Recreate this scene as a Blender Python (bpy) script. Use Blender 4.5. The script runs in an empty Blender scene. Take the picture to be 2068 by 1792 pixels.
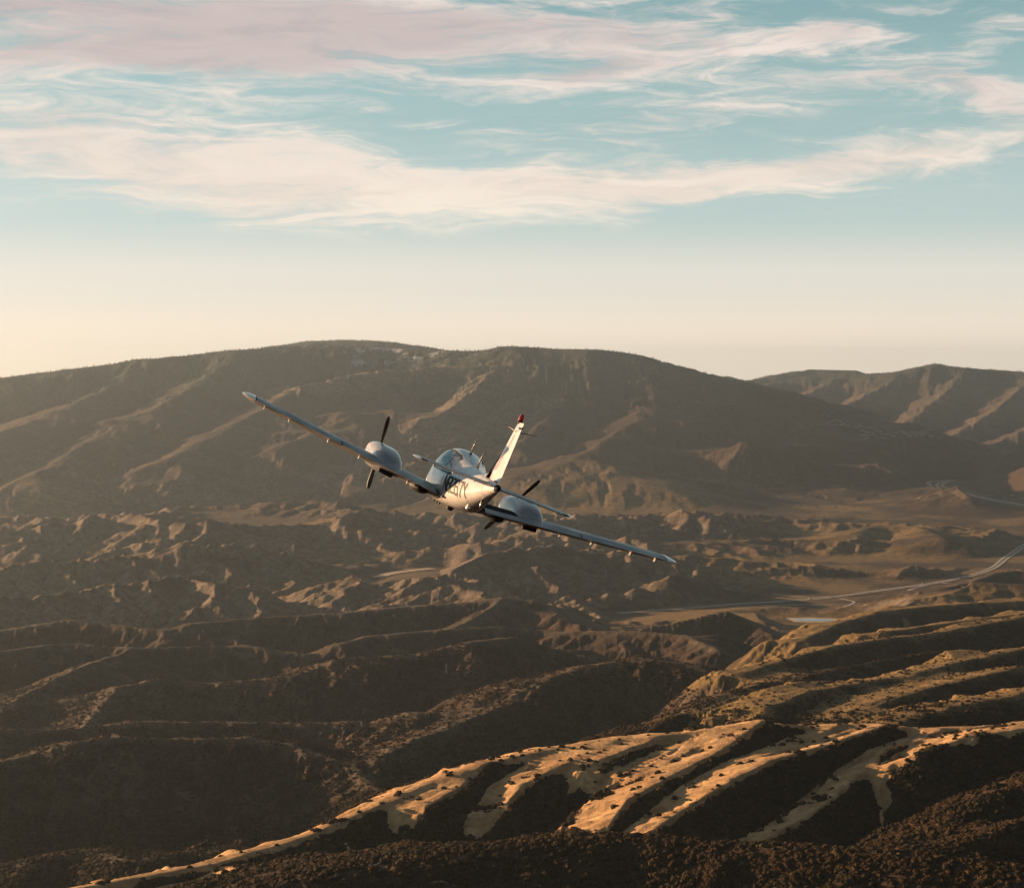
import bpy, bmesh, math, random
import numpy as np
from mathutils import Vector, Matrix

random.seed(7)
rng = np.random.default_rng(11)
scene = bpy.context.scene
COL = scene.collection
R_ = math.radians

# ------------------------------------------------------------------ camera
CAM_Z = 1000.0                      # metres above the valley floor
HFOV = R_(28.0)
FPX = 1034.0 / math.tan(HFOV / 2)   # focal length in pixels of a 2068 px wide picture
PITCH = math.atan((740.0 - 896.0) / FPX)
cam_data = bpy.data.cameras.new('camera')
cam_data.sensor_width = 36.0
cam_data.angle = HFOV
cam_data.clip_start = 0.5
cam_data.clip_end = 200000.0
cam = bpy.data.objects.new('camera', cam_data)
cam.location = (0, 0, CAM_Z)
cam.rotation_euler = (R_(90) + PITCH, 0, 0)
COL.objects.link(cam)
scene.camera = cam

# ------------------------------------------------------------------ sun, sky, exposure
SUN_AZ, SUN_EL = R_(-65.0), R_(9.5)      # left of the view, low
HAZE_DENSITY = 1.3e-5
SKY_STRENGTH = 0.05
sun_data = bpy.data.lights.new('sun', 'SUN')
sun_data.energy = 5.0
sun_data.angle = R_(0.5)
sun_data.color = (1.0, 0.63, 0.345)
sun = bpy.data.objects.new('sun', sun_data)
sdir = Vector((math.sin(SUN_AZ) * math.cos(SUN_EL), math.cos(SUN_AZ) * math.cos(SUN_EL), math.sin(SUN_EL)))
sun.rotation_euler = (-sdir).to_track_quat('-Z', 'Y').to_euler()
sun.location = (-200, 150, 1300)
COL.objects.link(sun)

scene.view_settings.view_transform = 'Standard'
scene.view_settings.look = 'None'
scene.view_settings.gamma = 1.0
scene.view_settings.use_curve_mapping = False
scene.view_settings.exposure = 1.55
scene.render.engine = 'CYCLES'
scene.cycles.use_denoising = True
scene.cycles.max_bounces = 6
scene.cycles.diffuse_bounces = 2
scene.cycles.glossy_bounces = 3
scene.cycles.transmission_bounces = 5
scene.cycles.volume_bounces = 0
scene.cycles.transparent_max_bounces = 12

world = bpy.data.worlds.new('World')
scene.world = world
world.use_nodes = True


class NT:
    """small helper for node trees"""
    def __init__(self, tree):
        self.t = tree
        tree.nodes.clear()

    def n(self, typ, **kw):
        nd = self.t.nodes.new(typ)
        for k, v in kw.items():
            setattr(nd, k, v)
        return nd

    def put(self, sock, v):
        if v is None:
            return
        if isinstance(v, bpy.types.NodeSocket):
            self.t.links.new(v, sock)
        else:
            sock.default_value = v

    def m(self, op, a, b=None, c=None, clamp=False):
        nd = self.n('ShaderNodeMath', operation=op, use_clamp=clamp)
        for i, v in enumerate((a, b, c)):
            self.put(nd.inputs[i], v)
        return nd.outputs[0]

    def v(self, op, a, b=None, scale=None):
        nd = self.n('ShaderNodeVectorMath', operation=op)
        self.put(nd.inputs[0], a)
        if b is not None:
            self.put(nd.inputs[1], b)
        if scale is not None:
            self.put(nd.inputs['Scale'], scale)
        return nd.outputs['Value'] if op in ('LENGTH', 'DOT_PRODUCT') else nd.outputs[0]

    def mix(self, f, a, b, blend='MIX'):
        nd = self.n('ShaderNodeMix', data_type='RGBA', blend_type=blend)
        nd.clamp_factor = True
        self.put(nd.inputs[0], f)
        self.put(nd.inputs[6], a)
        self.put(nd.inputs[7], b)
        return nd.outputs[2]

    def noise(self, vec, scale, detail=4.0, rough=0.55, dist=0.0, dim='3D'):
        nd = self.n('ShaderNodeTexNoise', noise_dimensions=dim)
        self.put(nd.inputs['Vector'], vec)
        self.put(nd.inputs['Scale'], scale)
        self.put(nd.inputs['Detail'], detail)
        self.put(nd.inputs['Roughness'], rough)
        self.put(nd.inputs['Distortion'], dist)
        return nd.outputs[0]

    def rng(self, x, a, b, c=0.0, d=1.0, smooth=True):
        nd = self.n('ShaderNodeMapRange', interpolation_type='SMOOTHSTEP' if smooth else 'LINEAR')
        for i, v in enumerate((x, a, b, c, d)):
            self.put(nd.inputs[i], v)
        return nd.outputs[0]


def c4(r, g, b):
    return (r, g, b, 1.0)


def build_sky():
    T = NT(world.node_tree)
    out = T.n('ShaderNodeOutputWorld')
    bg = T.n('ShaderNodeBackground')
    sky = T.n('ShaderNodeTexSky', sky_type='NISHITA')
    sky.sun_disc = False
    sky.sun_elevation = SUN_EL
    sky.sun_rotation = SUN_AZ
    sky.altitude = 1800.0
    sky.air_density = 1.0
    sky.dust_density = 1.4
    sky.ozone_density = 1.0
    tc = T.n('ShaderNodeTexCoord')
    sep = T.n('ShaderNodeSeparateXYZ')
    T.put(sep.inputs[0], tc.outputs['Generated'])
    x, y, z = sep.outputs
    az = T.m('ARCTAN2', x, y)                     # radians, 0 = view direction, + right
    el = T.m('ARCSINE', z)
    # clear sky: the physical sky, graded towards the film-like teal and cream of the evening
    def ramp_of(t_, stops):
        rp = T.n('ShaderNodeValToRGB')
        T.put(rp.inputs[0], t_)
        rp.color_ramp.interpolation = 'EASE'
        e = rp.color_ramp.elements
        e[0].position, e[0].color = stops[0][0], lin(*stops[0][1])
        e[1].position, e[1].color = stops[-1][0], lin(*stops[-1][1])
        for p_, c_ in stops[1:-1]:
            ne = e.new(p_)
            ne.color = lin(*c_)
        return rp.outputs[0]
    t = T.m('POWER', T.m('MAXIMUM', T.m('DIVIDE', el, math.pi / 2), 0.0), 0.5)
    cool = ramp_of(t, SKY_RIGHT)
    warm = ramp_of(t, SKY_LEFT)
    dsun = T.v('DOT_PRODUCT', tc.outputs['Generated'], (math.sin(SUN_AZ), math.cos(SUN_AZ), 0.0))
    grad = T.mix(T.rng(dsun, 0.30, 0.80), cool, warm)
    grad = T.mix(1.0, grad, c4(SKY_GAIN, SKY_GAIN, SKY_GAIN), 'MULTIPLY')
    base = T.mix(0.9, sky.outputs[0], grad)
    # ---- cirrus: streaks given as (azimuth, elevation, half length, half height, tilt, weight) in milliradians
    comb = T.n('ShaderNodeCombineXYZ')
    T.put(comb.inputs[0], T.m('MULTIPLY', az, 1000.0))
    T.put(comb.inputs[1], T.m('MULTIPLY', el, 1000.0))
    P = comb.outputs[0]
    wn = T.n('ShaderNodeTexNoise', noise_dimensions='2D')
    T.put(wn.inputs['Vector'], T.v('MULTIPLY', P, (0.010, 0.022, 1)))
    wn.inputs['Scale'].default_value = 1.0
    wn.inputs['Detail'].default_value = 4.0
    wn.inputs['Roughness'].default_value = 0.6
    warp = T.v('MULTIPLY', T.v('SUBTRACT', wn.outputs['Color'], (0.5, 0.5, 0.5)), (64.0, 21.0, 0.0))
    Pw = T.v('ADD', P, warp)
    total = None
    for (ca, ce, L, H, tilt, w) in STREAKS:
        mp = T.n('ShaderNodeMapping', vector_type='TEXTURE')
        mp.inputs['Location'].default_value = (ca, ce, 0)
        mp.inputs['Rotation'].default_value = (0, 0, R_(tilt))
        mp.inputs['Scale'].default_value = (L, H, 1)
        T.put(mp.inputs['Vector'], Pw)
        q = T.v('DOT_PRODUCT', mp.outputs[0], mp.outputs[0])
        q = T.m('MULTIPLY', T.m('EXPONENT', T.m('MULTIPLY', q, -1.0)), w)
        total = q if total is None else T.m('ADD', total, q)
    # the rest of the dome carries the same kind of broken cirrus
    s2 = T.v('SCALE', tc.outputs['Generated'], scale=1.0)
    rest = T.rng(T.noise(T.v('MULTIPLY', s2, (2.2, 5.0, 9.0)), 1.0, 4, 0.55, 0.3), 0.42, 0.72, 0.0, 1.0)
    inside = T.m('MULTIPLY', T.rng(T.m('ABSOLUTE', az), 0.26, 0.40, 1.0, 0.0), T.rng(el, 0.22, 0.32, 1.0, 0.0))
    rest = T.m('MULTIPLY', rest, T.m('SUBTRACT', 1.0, inside))
    rest = T.m('MULTIPLY', rest, T.rng(el, 0.05, 0.14, 0.0, 1.0))
    total = T.m('ADD', total, rest)
    # wispy fibres
    def fib(sx, sy, rot, d, r, dist):
        mp = T.n('ShaderNodeMapping')
        mp.inputs['Rotation'].default_value = (0, 0, R_(rot))
        mp.inputs['Scale'].default_value = (sx, sy, 1)
        T.put(mp.inputs['Vector'], T.v('ADD', P, T.v('SCALE', warp, scale=0.55)))
        return T.noise(mp.outputs[0], 1.0, d, r, dist, '2D')
    f1 = fib(0.011, 0.085, -5.0, 9.0, 0.64, 0.8)
    f2 = fib(0.036, 0.22, 7.0, 8.0, 0.68, 0.9)
    f3 = fib(0.006, 0.028, -3.0, 5.0, 0.55, 0.3)
    fibre = T.m('ADD', T.m('MULTIPLY', T.m('SUBTRACT', f1, 0.5), 2.6), T.m('MULTIPLY', T.m('SUBTRACT', f2, 0.5), 1.3))
    fibre = T.m('ADD', fibre, T.m('MULTIPLY', T.m('SUBTRACT', f3, 0.5), 1.5))
    dens = T.m('ADD', T.m('MULTIPLY', total, 0.66), T.m('MULTIPLY', fibre, T.rng(total, 0.0, 0.35, 0.15, 1.0)))
    a = T.rng(dens, -0.06, 1.3, 0.0, 0.94)
    # cloud light: warm white, mauve-grey where the bank is thick and high
    thick = T.rng(T.m('ADD', total, T.m('MULTIPLY', T.m('SUBTRACT', f3, 0.5), 2.6)), 0.75, 1.9, 0.0, 1.0)
    thick = T.m('MULTIPLY', thick, T.rng(el, 0.075, 0.16, 0.0, 1.0))
    ccol = T.mix(T.rng(el, 0.05, 0.17), CLOUD_LOW, CLOUD_HIGH)
    ccol = T.mix(thick, ccol, CLOUD_SHADE)
    ccol = T.mix(T.rng(T.m('ADD', T.m('MULTIPLY', f1, 0.6), T.m('MULTIPLY', f3, 0.4)), 0.36, 0.62, 0.0, 1.0), T.mix(1.0, ccol, c4(0.87, 0.86, 0.88), 'MULTIPLY'), ccol)
    col = T.mix(a, base, ccol)
    # the half of the sky away from the low sun is the darker one
    away = T.rng(dsun, -0.65, 0.12, 0.26, 1.0)
    col = T.mix(1.0, col, away, 'MULTIPLY')
    T.put(bg.inputs[0], col)
    bg.inputs[1].default_value = SKY_STRENGTH
    T.put(out.inputs[0], bg.outputs[0])


def lin(r, g, b):
    return tuple((v / 12.92 if v <= 0.04045 else ((v + 0.055) / 1.055) ** 2.4) for v in (r / 255, g / 255, b / 255)) + (1.0,)


SKY_GAIN = 1.0 / (SKY_STRENGTH * 2 ** scene.view_settings.exposure)
# stops at sqrt(elevation / 90 degrees)
SKY_RIGHT = [(0.0, (255, 238, 218)), (0.10, (255, 238, 220)), (0.165, (234, 228, 218)), (0.22, (190, 208, 205)), (0.28, (164, 192, 191)),
             (0.34, (136, 172, 175)), (0.42, (96, 140, 148)), (0.7, (58, 92, 112)), (1.0, (44, 72, 94))]
SKY_LEFT = [(0.0, (255, 234, 208)), (0.10, (255, 236, 216)), (0.165, (240, 231, 220)), (0.22, (206, 218, 216)), (0.28, (172, 202, 202)),
            (0.34, (142, 182, 184)), (0.42, (106, 148, 160)), (0.7, (62, 98, 118)), (1.0, (44, 72, 94))]
_k = SKY_GAIN


def cl(r, g, b):
    c_ = lin(r, g, b)
    return (c_[0] * _k, c_[1] * _k, c_[2] * _k, 1.0)


CLOUD_LOW, CLOUD_HIGH, CLOUD_SHADE = cl(254, 240, 222), cl(246, 230, 220), cl(208, 193, 190)


def sk(x0, y0, L, H, tilt, w):
    """streak given by the place it takes in the sky of the view"""
    return ((x0 - 1034) / 4.147, (740 - y0) / 4.147, L / 4.147, H / 4.147, tilt, w)


STREAKS = [
    sk(250, 70, 600, 105, -2, 1.7), sk(900, 70, 520, 70, -3, 1.1), sk(1280, 60, 260, 60, -8, 0.8),
    sk(500, 150, 420, 38, -3, 0.8), sk(0, 150, 300, 40, 0, 0.7),
    sk(100, 300, 420, 75, -5, 1.35), sk(560, 300, 260, 22, -6, 0.55), sk(500, 350, 420, 40, -2, 0.9),
    sk(520, 405, 330, 42, -4, 1.0), sk(1000, 385, 520, 48, 1, 1.6), sk(1500, 358, 400, 42, 4, 1.45),
    sk(1800, 325, 220, 30, 6, 0.95), sk(1330, 245, 230, 44, 8, 1.15), sk(1200, 300, 170, 22, -12, 0.55),
    sk(560, 450, 160, 22, -3, 0.6), sk(1190, 150, 180, 28, 4, 0.95), sk(930, 250, 100, 12, -2, 0.35),
    sk(740, 225, 110, 14, -3, 0.4), sk(1800, 175, 240, 28, 2, 1.15), sk(2010, 225, 190, 60, -12, 1.5),
    sk(1650, 85, 130, 28, 2, 1.05), sk(2060, 90, 90, 22, 5, 0.7), sk(1900, 60, 220, 40, 0, 0.25),
    sk(1450, 110, 70, 18, -25, 0.5), sk(230, 538, 70, 8, 0, 0.30), sk(450, 548, 120, 9, -2, 0.33),
    sk(1365, 495, 60, 9, 0, 0.28), sk(1115, 527, 70, 7, 3, 0.25), sk(170, 680, 260, 18, 1, 0.25), sk(1880, 655, 140, 8, 4, 0.2),
]
build_sky()

# ------------------------------------------------------------------ general helpers
def mesh_obj(name, verts, faces, mat=None, parent=None, smooth=False):
    me = bpy.data.meshes.new(name)
    me.from_pydata([tuple(v) for v in verts], [], [tuple(f) for f in faces])
    me.update()
    if smooth:
        me.polygons.foreach_set('use_smooth', [True] * len(me.polygons))
    o = bpy.data.objects.new(name, me)
    COL.objects.link(o)
    if mat is not None:
        me.materials.append(mat)
    if parent is not None:
        o.parent = parent
    return o


def tag(o, label=None, cat=None, group=None, kind=None):
    for k, v in (('label', label), ('category', cat), ('group', group), ('kind', kind)):
        if v is not None:
            o[k] = v
    return o


def new_mat(name):
    m = bpy.data.materials.new(name)
    m.use_nodes = True
    return m, NT(m.node_tree)


# ------------------------------------------------------------------ terrain: noise
def _hash(ix, iy, seed):
    h = (ix.astype(np.int64) * 374761393 + iy.astype(np.int64) * 668265263 + seed * 974634777) & 0xFFFFFFFF
    h = ((h ^ (h >> 13)) * 1274126177) & 0xFFFFFFFF
    h = h ^ (h >> 16)
    return h


def perlin(x, y, seed=0):
    x0 = np.floor(x); y0 = np.floor(y)
    fx = (x - x0).astype(np.float32); fy = (y - y0).astype(np.float32)
    ix = x0.astype(np.int64); iy = y0.astype(np.int64)
    u = fx * fx * fx * (fx * (fx * 6 - 15) + 10)
    v = fy * fy * fy * (fy * (fy * 6 - 15) + 10)

    def g(dx, dy):
        a = (_hash(ix + dx, iy + dy, seed) & 0xFFFF).astype(np.float32) * np.float32(2 * math.pi / 65536)
        return np.cos(a) * (fx - dx) + np.sin(a) * (fy - dy)
    n0 = g(0, 0); n1 = g(1, 0); n2 = g(0, 1); n3 = g(1, 1)
    a = n0 + u * (n1 - n0); b = n2 + u * (n3 - n2)
    return (a + v * (b - a)) * 1.5


def fbm(x, y, wl, octv=4, seed=0, gain=0.5, ridged=False):
    s = 0; amp = 1.0; f = 1.0 / wl; tot = 0
    for i in range(octv):
        n = perlin(x * f + 17.3 * i, y * f - 9.1 * i, seed + i)
        if ridged:
            n = 1 - 2 * np.abs(n)
        s = s + amp * n; tot += amp
        amp *= gain; f *= 2.03
    return s / tot


def sstep(a, b, x):
    t = np.clip((x - a) / (b - a), 0, 1)
    return t * t * (3 - 2 * t)


def erosion(x, y, dx, dy, seed):
    """one octave of gully pattern: stripes running along the slope, phase jittered per cell; returns (h, dh/dx, dh/dy)"""
    x0 = np.floor(x); y0 = np.floor(y)
    fx = (x - x0).astype(np.float32); fy = (y - y0).astype(np.float32)
    ix = x0.astype(np.int64); iy = y0.astype(np.int64)
    h = np.zeros_like(fx); gx = np.zeros_like(fx); gy = np.zeros_like(fx); wt = np.zeros_like(fx)
    tp = np.float32(2 * math.pi)
    for i in (-2, -1, 0, 1):
        for j in (-2, -1, 0, 1):
            hh = _hash(ix - i, iy - j, seed)
            px = fx + i - (hh & 0xFFFF).astype(np.float32) / 65536 * 0.5
            py = fy + j - ((hh >> 16) & 0xFFFF).astype(np.float32) / 65536 * 0.5
            w = np.exp(-(px * px + py * py) * 2)
            mag = (px * dx + py * dy) * tp
            c = np.cos(mag) * w; s = np.sin(mag) * w
            h += c; gx -= s * dx; gy -= s * dy; wt += w
    return h / wt, gx / wt, gy / wt


# ------------------------------------------------------------------ terrain: running water
def drain_carve(h, dx, iters, U=0.0, K=0.1, m_=0.45, diff=0.0, base=None):
    """stream-power relief: the land rises by U per step and rivers cut back into it (steepest-descent drainage, implicit solution)"""
    ny, nx = h.shape
    N = ny * nx
    idx = np.arange(N).reshape(ny, nx)
    if base is None:
        base = np.zeros(h.shape, bool)
    offs = [(-1, -1), (-1, 0), (-1, 1), (0, -1), (0, 1), (1, -1), (1, 0), (1, 1)]
    for _ in range(iters):
        best = np.zeros((ny, nx)); rcv = idx.copy(); ln = np.full((ny, nx), float(dx))
        hp = np.pad(h, 1, mode='edge'); ip = np.pad(idx, 1, mode='edge')
        for a, b in offs:
            L = dx * math.hypot(a, b)
            s = (h - hp[1 + a:1 + a + ny, 1 + b:1 + b + nx]) / L
            w = s > best
            best = np.where(w, s, best); rcv = np.where(w, ip[1 + a:1 + a + ny, 1 + b:1 + b + nx], rcv); ln = np.where(w, L, ln)
        rcv = np.where(base, idx, rcv)
        ol = np.argsort(h.ravel(), kind='stable').tolist()
        r = rcv.ravel().tolist(); A = [float(dx * dx)] * N
        for i in reversed(ol):
            j = r[i]
            if j != i:
                A[j] += A[i]
        F = (K * np.asarray(A) ** m_ / ln.ravel()).tolist()
        hn = (h + U).ravel().tolist()
        for i in ol:
            j = r[i]
            if j != i:
                f = F[i]; hn[i] = (hn[i] + f * hn[j]) / (1 + f)
        hn = np.array(hn).reshape(ny, nx)
        h = np.where(base, h, hn)
        if diff:
            hp = np.pad(h, 1, mode='edge')
            h = np.where(base, h, h + diff * (hp[:-2, 1:-1] + hp[2:, 1:-1] + hp[1:-1, :-2] + hp[1:-1, 2:] - 4 * h))
    return h


def sample(field, x0, y0, dx, x, y):
    """bilinear read of a regular field; 0 outside"""
    fx = (x - x0) / dx; fy = (y - y0) / dx
    ny, nx = field.shape
    ok = (fx >= 0) & (fy >= 0) & (fx < nx - 1.001) & (fy < ny - 1.001)
    fx = np.clip(fx, 0, nx - 1.001); fy = np.clip(fy, 0, ny - 1.001)
    i = fx.astype(np.int64); j = fy.astype(np.int64); u = fx - i; v = fy - j
    return np.where(ok, (field[j, i] * (1 - u) + field[j, i + 1] * u) * (1 - v) + (field[j + 1, i] * (1 - u) + field[j + 1, i + 1] * u) * v, 0.0)


def regular(x0, x1, y0, y1, dx):
    return np.meshgrid(np.arange(x0, x1, dx), np.arange(y0, y1, dx))


# the badlands: a rising block of soft sediment dissected by dry streams
BX0, BX1, BY0, BY1 = -3900.0, 3900.0, 6500.0, 14400.0


def badland_rise(x, y):
    r = np.hypot(x, y); az = np.arctan2(x, y)
    right = sstep(0.085, 0.165, az + 0.03 * fbm(x, y, 2600, 2, 9))
    bad = sstep(6700, 7500, r + 200 * fbm(x, y, 900, 2, 7)) * (1 - sstep(12400, 13900, r + 500 * fbm(x, y, 1500, 2, 8)))
    n = fbm(x, y, 1900, 3, 14)
    u = bad * ((1 - right) * (0.3 + 0.7 * sstep(-0.35, 0.15, n)) + right * sstep(-0.15, 0.25, fbm(x, y, 1000, 3, 15)) * 0.55 * (1 - sstep(0.24, 0.28, az)))
    valley = np.abs(fbm(x + 300 * fbm(x, y, 900, 2, 33), y * 1.3, 2600, 2, 35)) < 0.010
    base = (u < 0.03) | valley
    base[0, :] = True; base[-1, :] = True
    return u, base


gx_, gy_ = regular(BX0, BX1, BY0, BY1, 28.0)
u_, b_ = badland_rise(gx_, gy_)
h_ = np.where(b_, 0.0, 3 * np.abs(perlin(gx_ / 70, gy_ / 70, 5)) + 0.5 * np.random.default_rng(3).random(gx_.shape))
h_ = drain_carve(h_, 28.0, 190, u_, 0.10, base=b_, diff=0.01)
gx_, gy_ = regular(BX0, BX1, BY0, BY1, 14.0)
h_ = np.kron(h_, np.ones((2, 2)))[:gx_.shape[0], :gx_.shape[1]]
for _ in range(2):
    hp_ = np.pad(h_, 1, mode='edge')
    h_ = (hp_[:-2, 1:-1] + hp_[2:, 1:-1] + hp_[1:-1, :-2] + hp_[1:-1, 2:] + 4 * h_) / 8
u_, b_ = badland_rise(gx_, gy_)
h_ = np.where(b_, 0.0, h_)
BADLANDS = drain_carve(h_ + 0.5 * np.random.default_rng(4).random(h_.shape) * ~b_, 14.0, 24, u_, 0.10, base=b_, diff=0.03)

# ------------------------------------------------------------------ terrain: the grid
def logspace(a, b, n):
    return np.exp(np.linspace(math.log(a), math.log(b), n, endpoint=False))


rows = np.concatenate([logspace(120, 1600, 26), logspace(1600, 3300, 400), logspace(3300, 9000, 430),
                       logspace(9000, 14500, 150), logspace(14500, 21000, 120), logspace(21000, 32000, 70),
                       logspace(32000, 46000, 8), [46000.0]])
cols = np.radians(np.concatenate([np.linspace(-180, -60, 24, endpoint=False), np.linspace(-60, -17, 110, endpoint=False),
                                  np.linspace(-17, 17, 960, endpoint=False), np.linspace(17, 45, 50, endpoint=False),
                                  np.linspace(45, 180, 27, endpoint=False)]))
NR, NC = len(rows), len(cols)
AZ, RR = np.meshgrid(cols, rows)
X = RR * np.sin(AZ); Y = RR * np.cos(AZ)


def pix_dir(px, py):
    """horizontal bearing and slope of the sight line through a place of the 2068 x 1792 picture"""
    u = (px - 1034.0) / FPX; v = (896.0 - py) / FPX
    dx = u; dy = math.cos(PITCH) - v * math.sin(PITCH); dz = math.sin(PITCH) + v * math.cos(PITCH)
    hor = math.hypot(dx, dy)
    return math.atan2(dx, dy), dz / hor


def at(px, py, D):
    a, s = pix_dir(px, py)
    return (D * math.sin(a), D * math.cos(a), CAM_Z + s * D)


# ridge lines: surveyed crest points (bearing and height from the photograph, distance estimated), slope, crest width, group
RIDGES = []
SHOULDER = {'green': 2.4, 'green2': 2.1, 'gold': 2.6, 'goldlow': 2.4, 'goldmid': 2.6}


def ridge(pts, s, w, grp='', s2=None):
    w = w * {'mid': 1.7, 'dark': 1.6, 'green': 1.6, 'green2': 1.4, 'mount': 1.8 if w < 100 else 1.0}.get(grp, 1.0)
    RIDGES.append(([at(*p) for p in pts], s, w, grp, s if s2 is None else s2))


# near shrubby hill
ridge([(330, 1900, 1650), (560, 1805, 1760), (640, 1762, 1800), (800, 1735, 1850), (1000, 1712, 1880), (1100, 1700, 1900), (1250, 1690, 1920), (1400, 1700, 1900),
       (1600, 1712, 1870), (1800, 1722, 1840), (2068, 1758, 1800), (2300, 1760, 1800)], 0.30, 30, 'front')
# golden grass ridge
ridge([(-400, 1900, 1800), (130, 1797, 1960), (420, 1742, 2080), (610, 1688, 2190), (760, 1625, 2310), (860, 1580, 2400), (980, 1540, 2480), (1100, 1512, 2540), (1250, 1492, 2590),
       (1400, 1478, 2620), (1540, 1456, 2650), (1640, 1466, 2690), (1760, 1462, 2720), (1880, 1470, 2740), (1990, 1466, 2780), (2068, 1460, 2810), (2300, 1440, 2900)], 0.75, 34, 'gold', 0.5)
ridge([(1540, 1456, 2650), (1450, 1516, 2510), (1350, 1566, 2400), (1270, 1612, 2310), (1225, 1668, 2230)], 0.22, 22, 'gold', 0.95)
ridge([(1790, 1462, 2700), (1680, 1500, 2570), (1560, 1532, 2465), (1480, 1572, 2375), (1400, 1622, 2290), (1290, 1690, 2190)], 0.24, 20, 'gold', 0.95)
ridge([(1470, 1468, 2635), (1400, 1500, 2570), (1330, 1532, 2500), (1285, 1556, 2445)], 0.22, 26, 'gold', 0.7)
ridge([(1340, 1484, 2605), (1260, 1512, 2530), (1200, 1536, 2470)], 0.22, 26, 'gold', 0.7)
ridge([(1700, 1463, 2700), (1610, 1494, 2610), (1540, 1518, 2540), (1490, 1540, 2480)], 0.22, 24, 'gold', 0.7)
ridge([(1900, 1475, 2720), (1790, 1510, 2590), (1740, 1560, 2470), (1640, 1640, 2320), (1540, 1695, 2220)], 0.26, 16, 'goldlow', 0.95)
ridge([(1250, 1492, 2590), (1150, 1535, 2480), (1060, 1580, 2400), (1000, 1640, 2310)], 0.22, 20, 'goldmid', 0.8)
ridge([(980, 1540, 2480), (930, 1585, 2390), (860, 1625, 2300)], 0.22, 20, 'goldmid', 0.8)
ridge([(2300, 1440, 2900), (2068, 1468, 2700), (1970, 1483, 2620)], 0.24, 30, 'gold', 0.75)
ridge([(1970, 1483, 2620), (1900, 1505, 2560), (1850, 1535, 2490)], 0.3, 20, 'shrub', 0.75)
ridge([(2350, 1480, 2500), (2068, 1575, 2330), (1950, 1640, 2230), (1850, 1690, 2150), (1740, 1725, 2080)], 0.42, 18, 'shrub')
ridge([(2400, 1600, 2250), (2068, 1655, 2130), (1960, 1700, 2060)], 0.40, 16, 'shrub')
# ridges of the dark middle distance, left
ridge([(-400, 1560, 3400), (0, 1535, 3500), (88, 1515, 3540), (142, 1496, 3560), (239, 1486, 3600), (352, 1489, 3620), (488, 1489, 3620), (581, 1500, 3600), (700, 1545, 3480), (760, 1590, 3350)], 0.42, 40, 'dark')
ridge([(-400, 1480, 4000), (0, 1470, 4100), (146, 1471, 4150), (273, 1455, 4200), (415, 1455, 4200), (571, 1458, 4200), (732, 1455, 4180), (830, 1437, 4150), (1010, 1427, 4150)], 0.45, 40, 'dark')
ridge([(60, 1740, 2750), (180, 1715, 2800), (260, 1735, 2700), (350, 1725, 2780), (450, 1715, 2850), (520, 1730, 2750)], 0.35, 18, 'dark')
ridge([(-300, 1445, 4800), (0, 1430, 4850), (78, 1414, 4900), (195, 1409, 4920), (234, 1387, 4950), (312, 1371, 5000), (425, 1377, 5000), (586, 1363, 5000), (684, 1328, 5100), (830, 1319, 5150), (935, 1296, 5200), (1040, 1285, 5300)], 0.42, 35, 'mid')
ridge([(234, 1387, 4950), (200, 1430, 4720), (170, 1465, 4500)], 0.4, 20, 'mid')
ridge([(-300, 1330, 5500), (0, 1313, 5600), (98, 1301, 5700), (161, 1298, 5700), (273, 1308, 5650), (361, 1304, 5700), (425, 1302, 5700), (513, 1306, 5700), (630, 1319, 5650), (684, 1299, 5700), (747, 1282, 5800), (859, 1272, 5900), (1010, 1263, 6000), (1150, 1275, 6000)], 0.42, 35, 'mid')
ridge([(273, 1308, 5650), (160, 1345, 5300), (80, 1385, 5050), (20, 1415, 4850)], 0.4, 20, 'mid')
ridge([(-300, 1290, 6300), (0, 1272, 6400), (132, 1250, 6500), (259, 1262, 6400), (330, 1275, 6300)], 0.40, 30, 'mid')
ridge([(380, 1258, 6400), (488, 1248, 6500), (560, 1242, 6550), (700, 1235, 6600), (840, 1222, 6700), (1020, 1209, 6800), (1150, 1213, 6800), (1230, 1226, 6700), (1340, 1262, 6400)], 0.38, 35, 'mid')
ridge([(1020, 1209, 6800), (940, 1255, 6400), (860, 1285, 6150)], 0.4, 25, 'mid')
# the dome and the ridges between it and the golden hill
ridge([(900, 1460, 4100), (1000, 1428, 4150), (1100, 1370, 4300), (1190, 1341, 4400), (1290, 1327, 4450), (1400, 1342, 4400), (1480, 1372, 4300)], 0.40, 60, 'dark')
ridge([(1010, 1425, 4100), (930, 1455, 3900), (840, 1490, 3700), (760, 1530, 3500)], 0.38, 25, 'mid')
ridge([(1212, 1221, 6500), (1295, 1226, 6500), (1349, 1232, 6500), (1460, 1226, 6550), (1527, 1241, 6500), (1600, 1256, 6400)], 0.36, 30, 'mid')
ridge([(1150, 1275, 5900), (1260, 1270, 5850), (1380, 1280, 5750), (1450, 1310, 5500)], 0.36, 28, 'mid')
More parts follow.
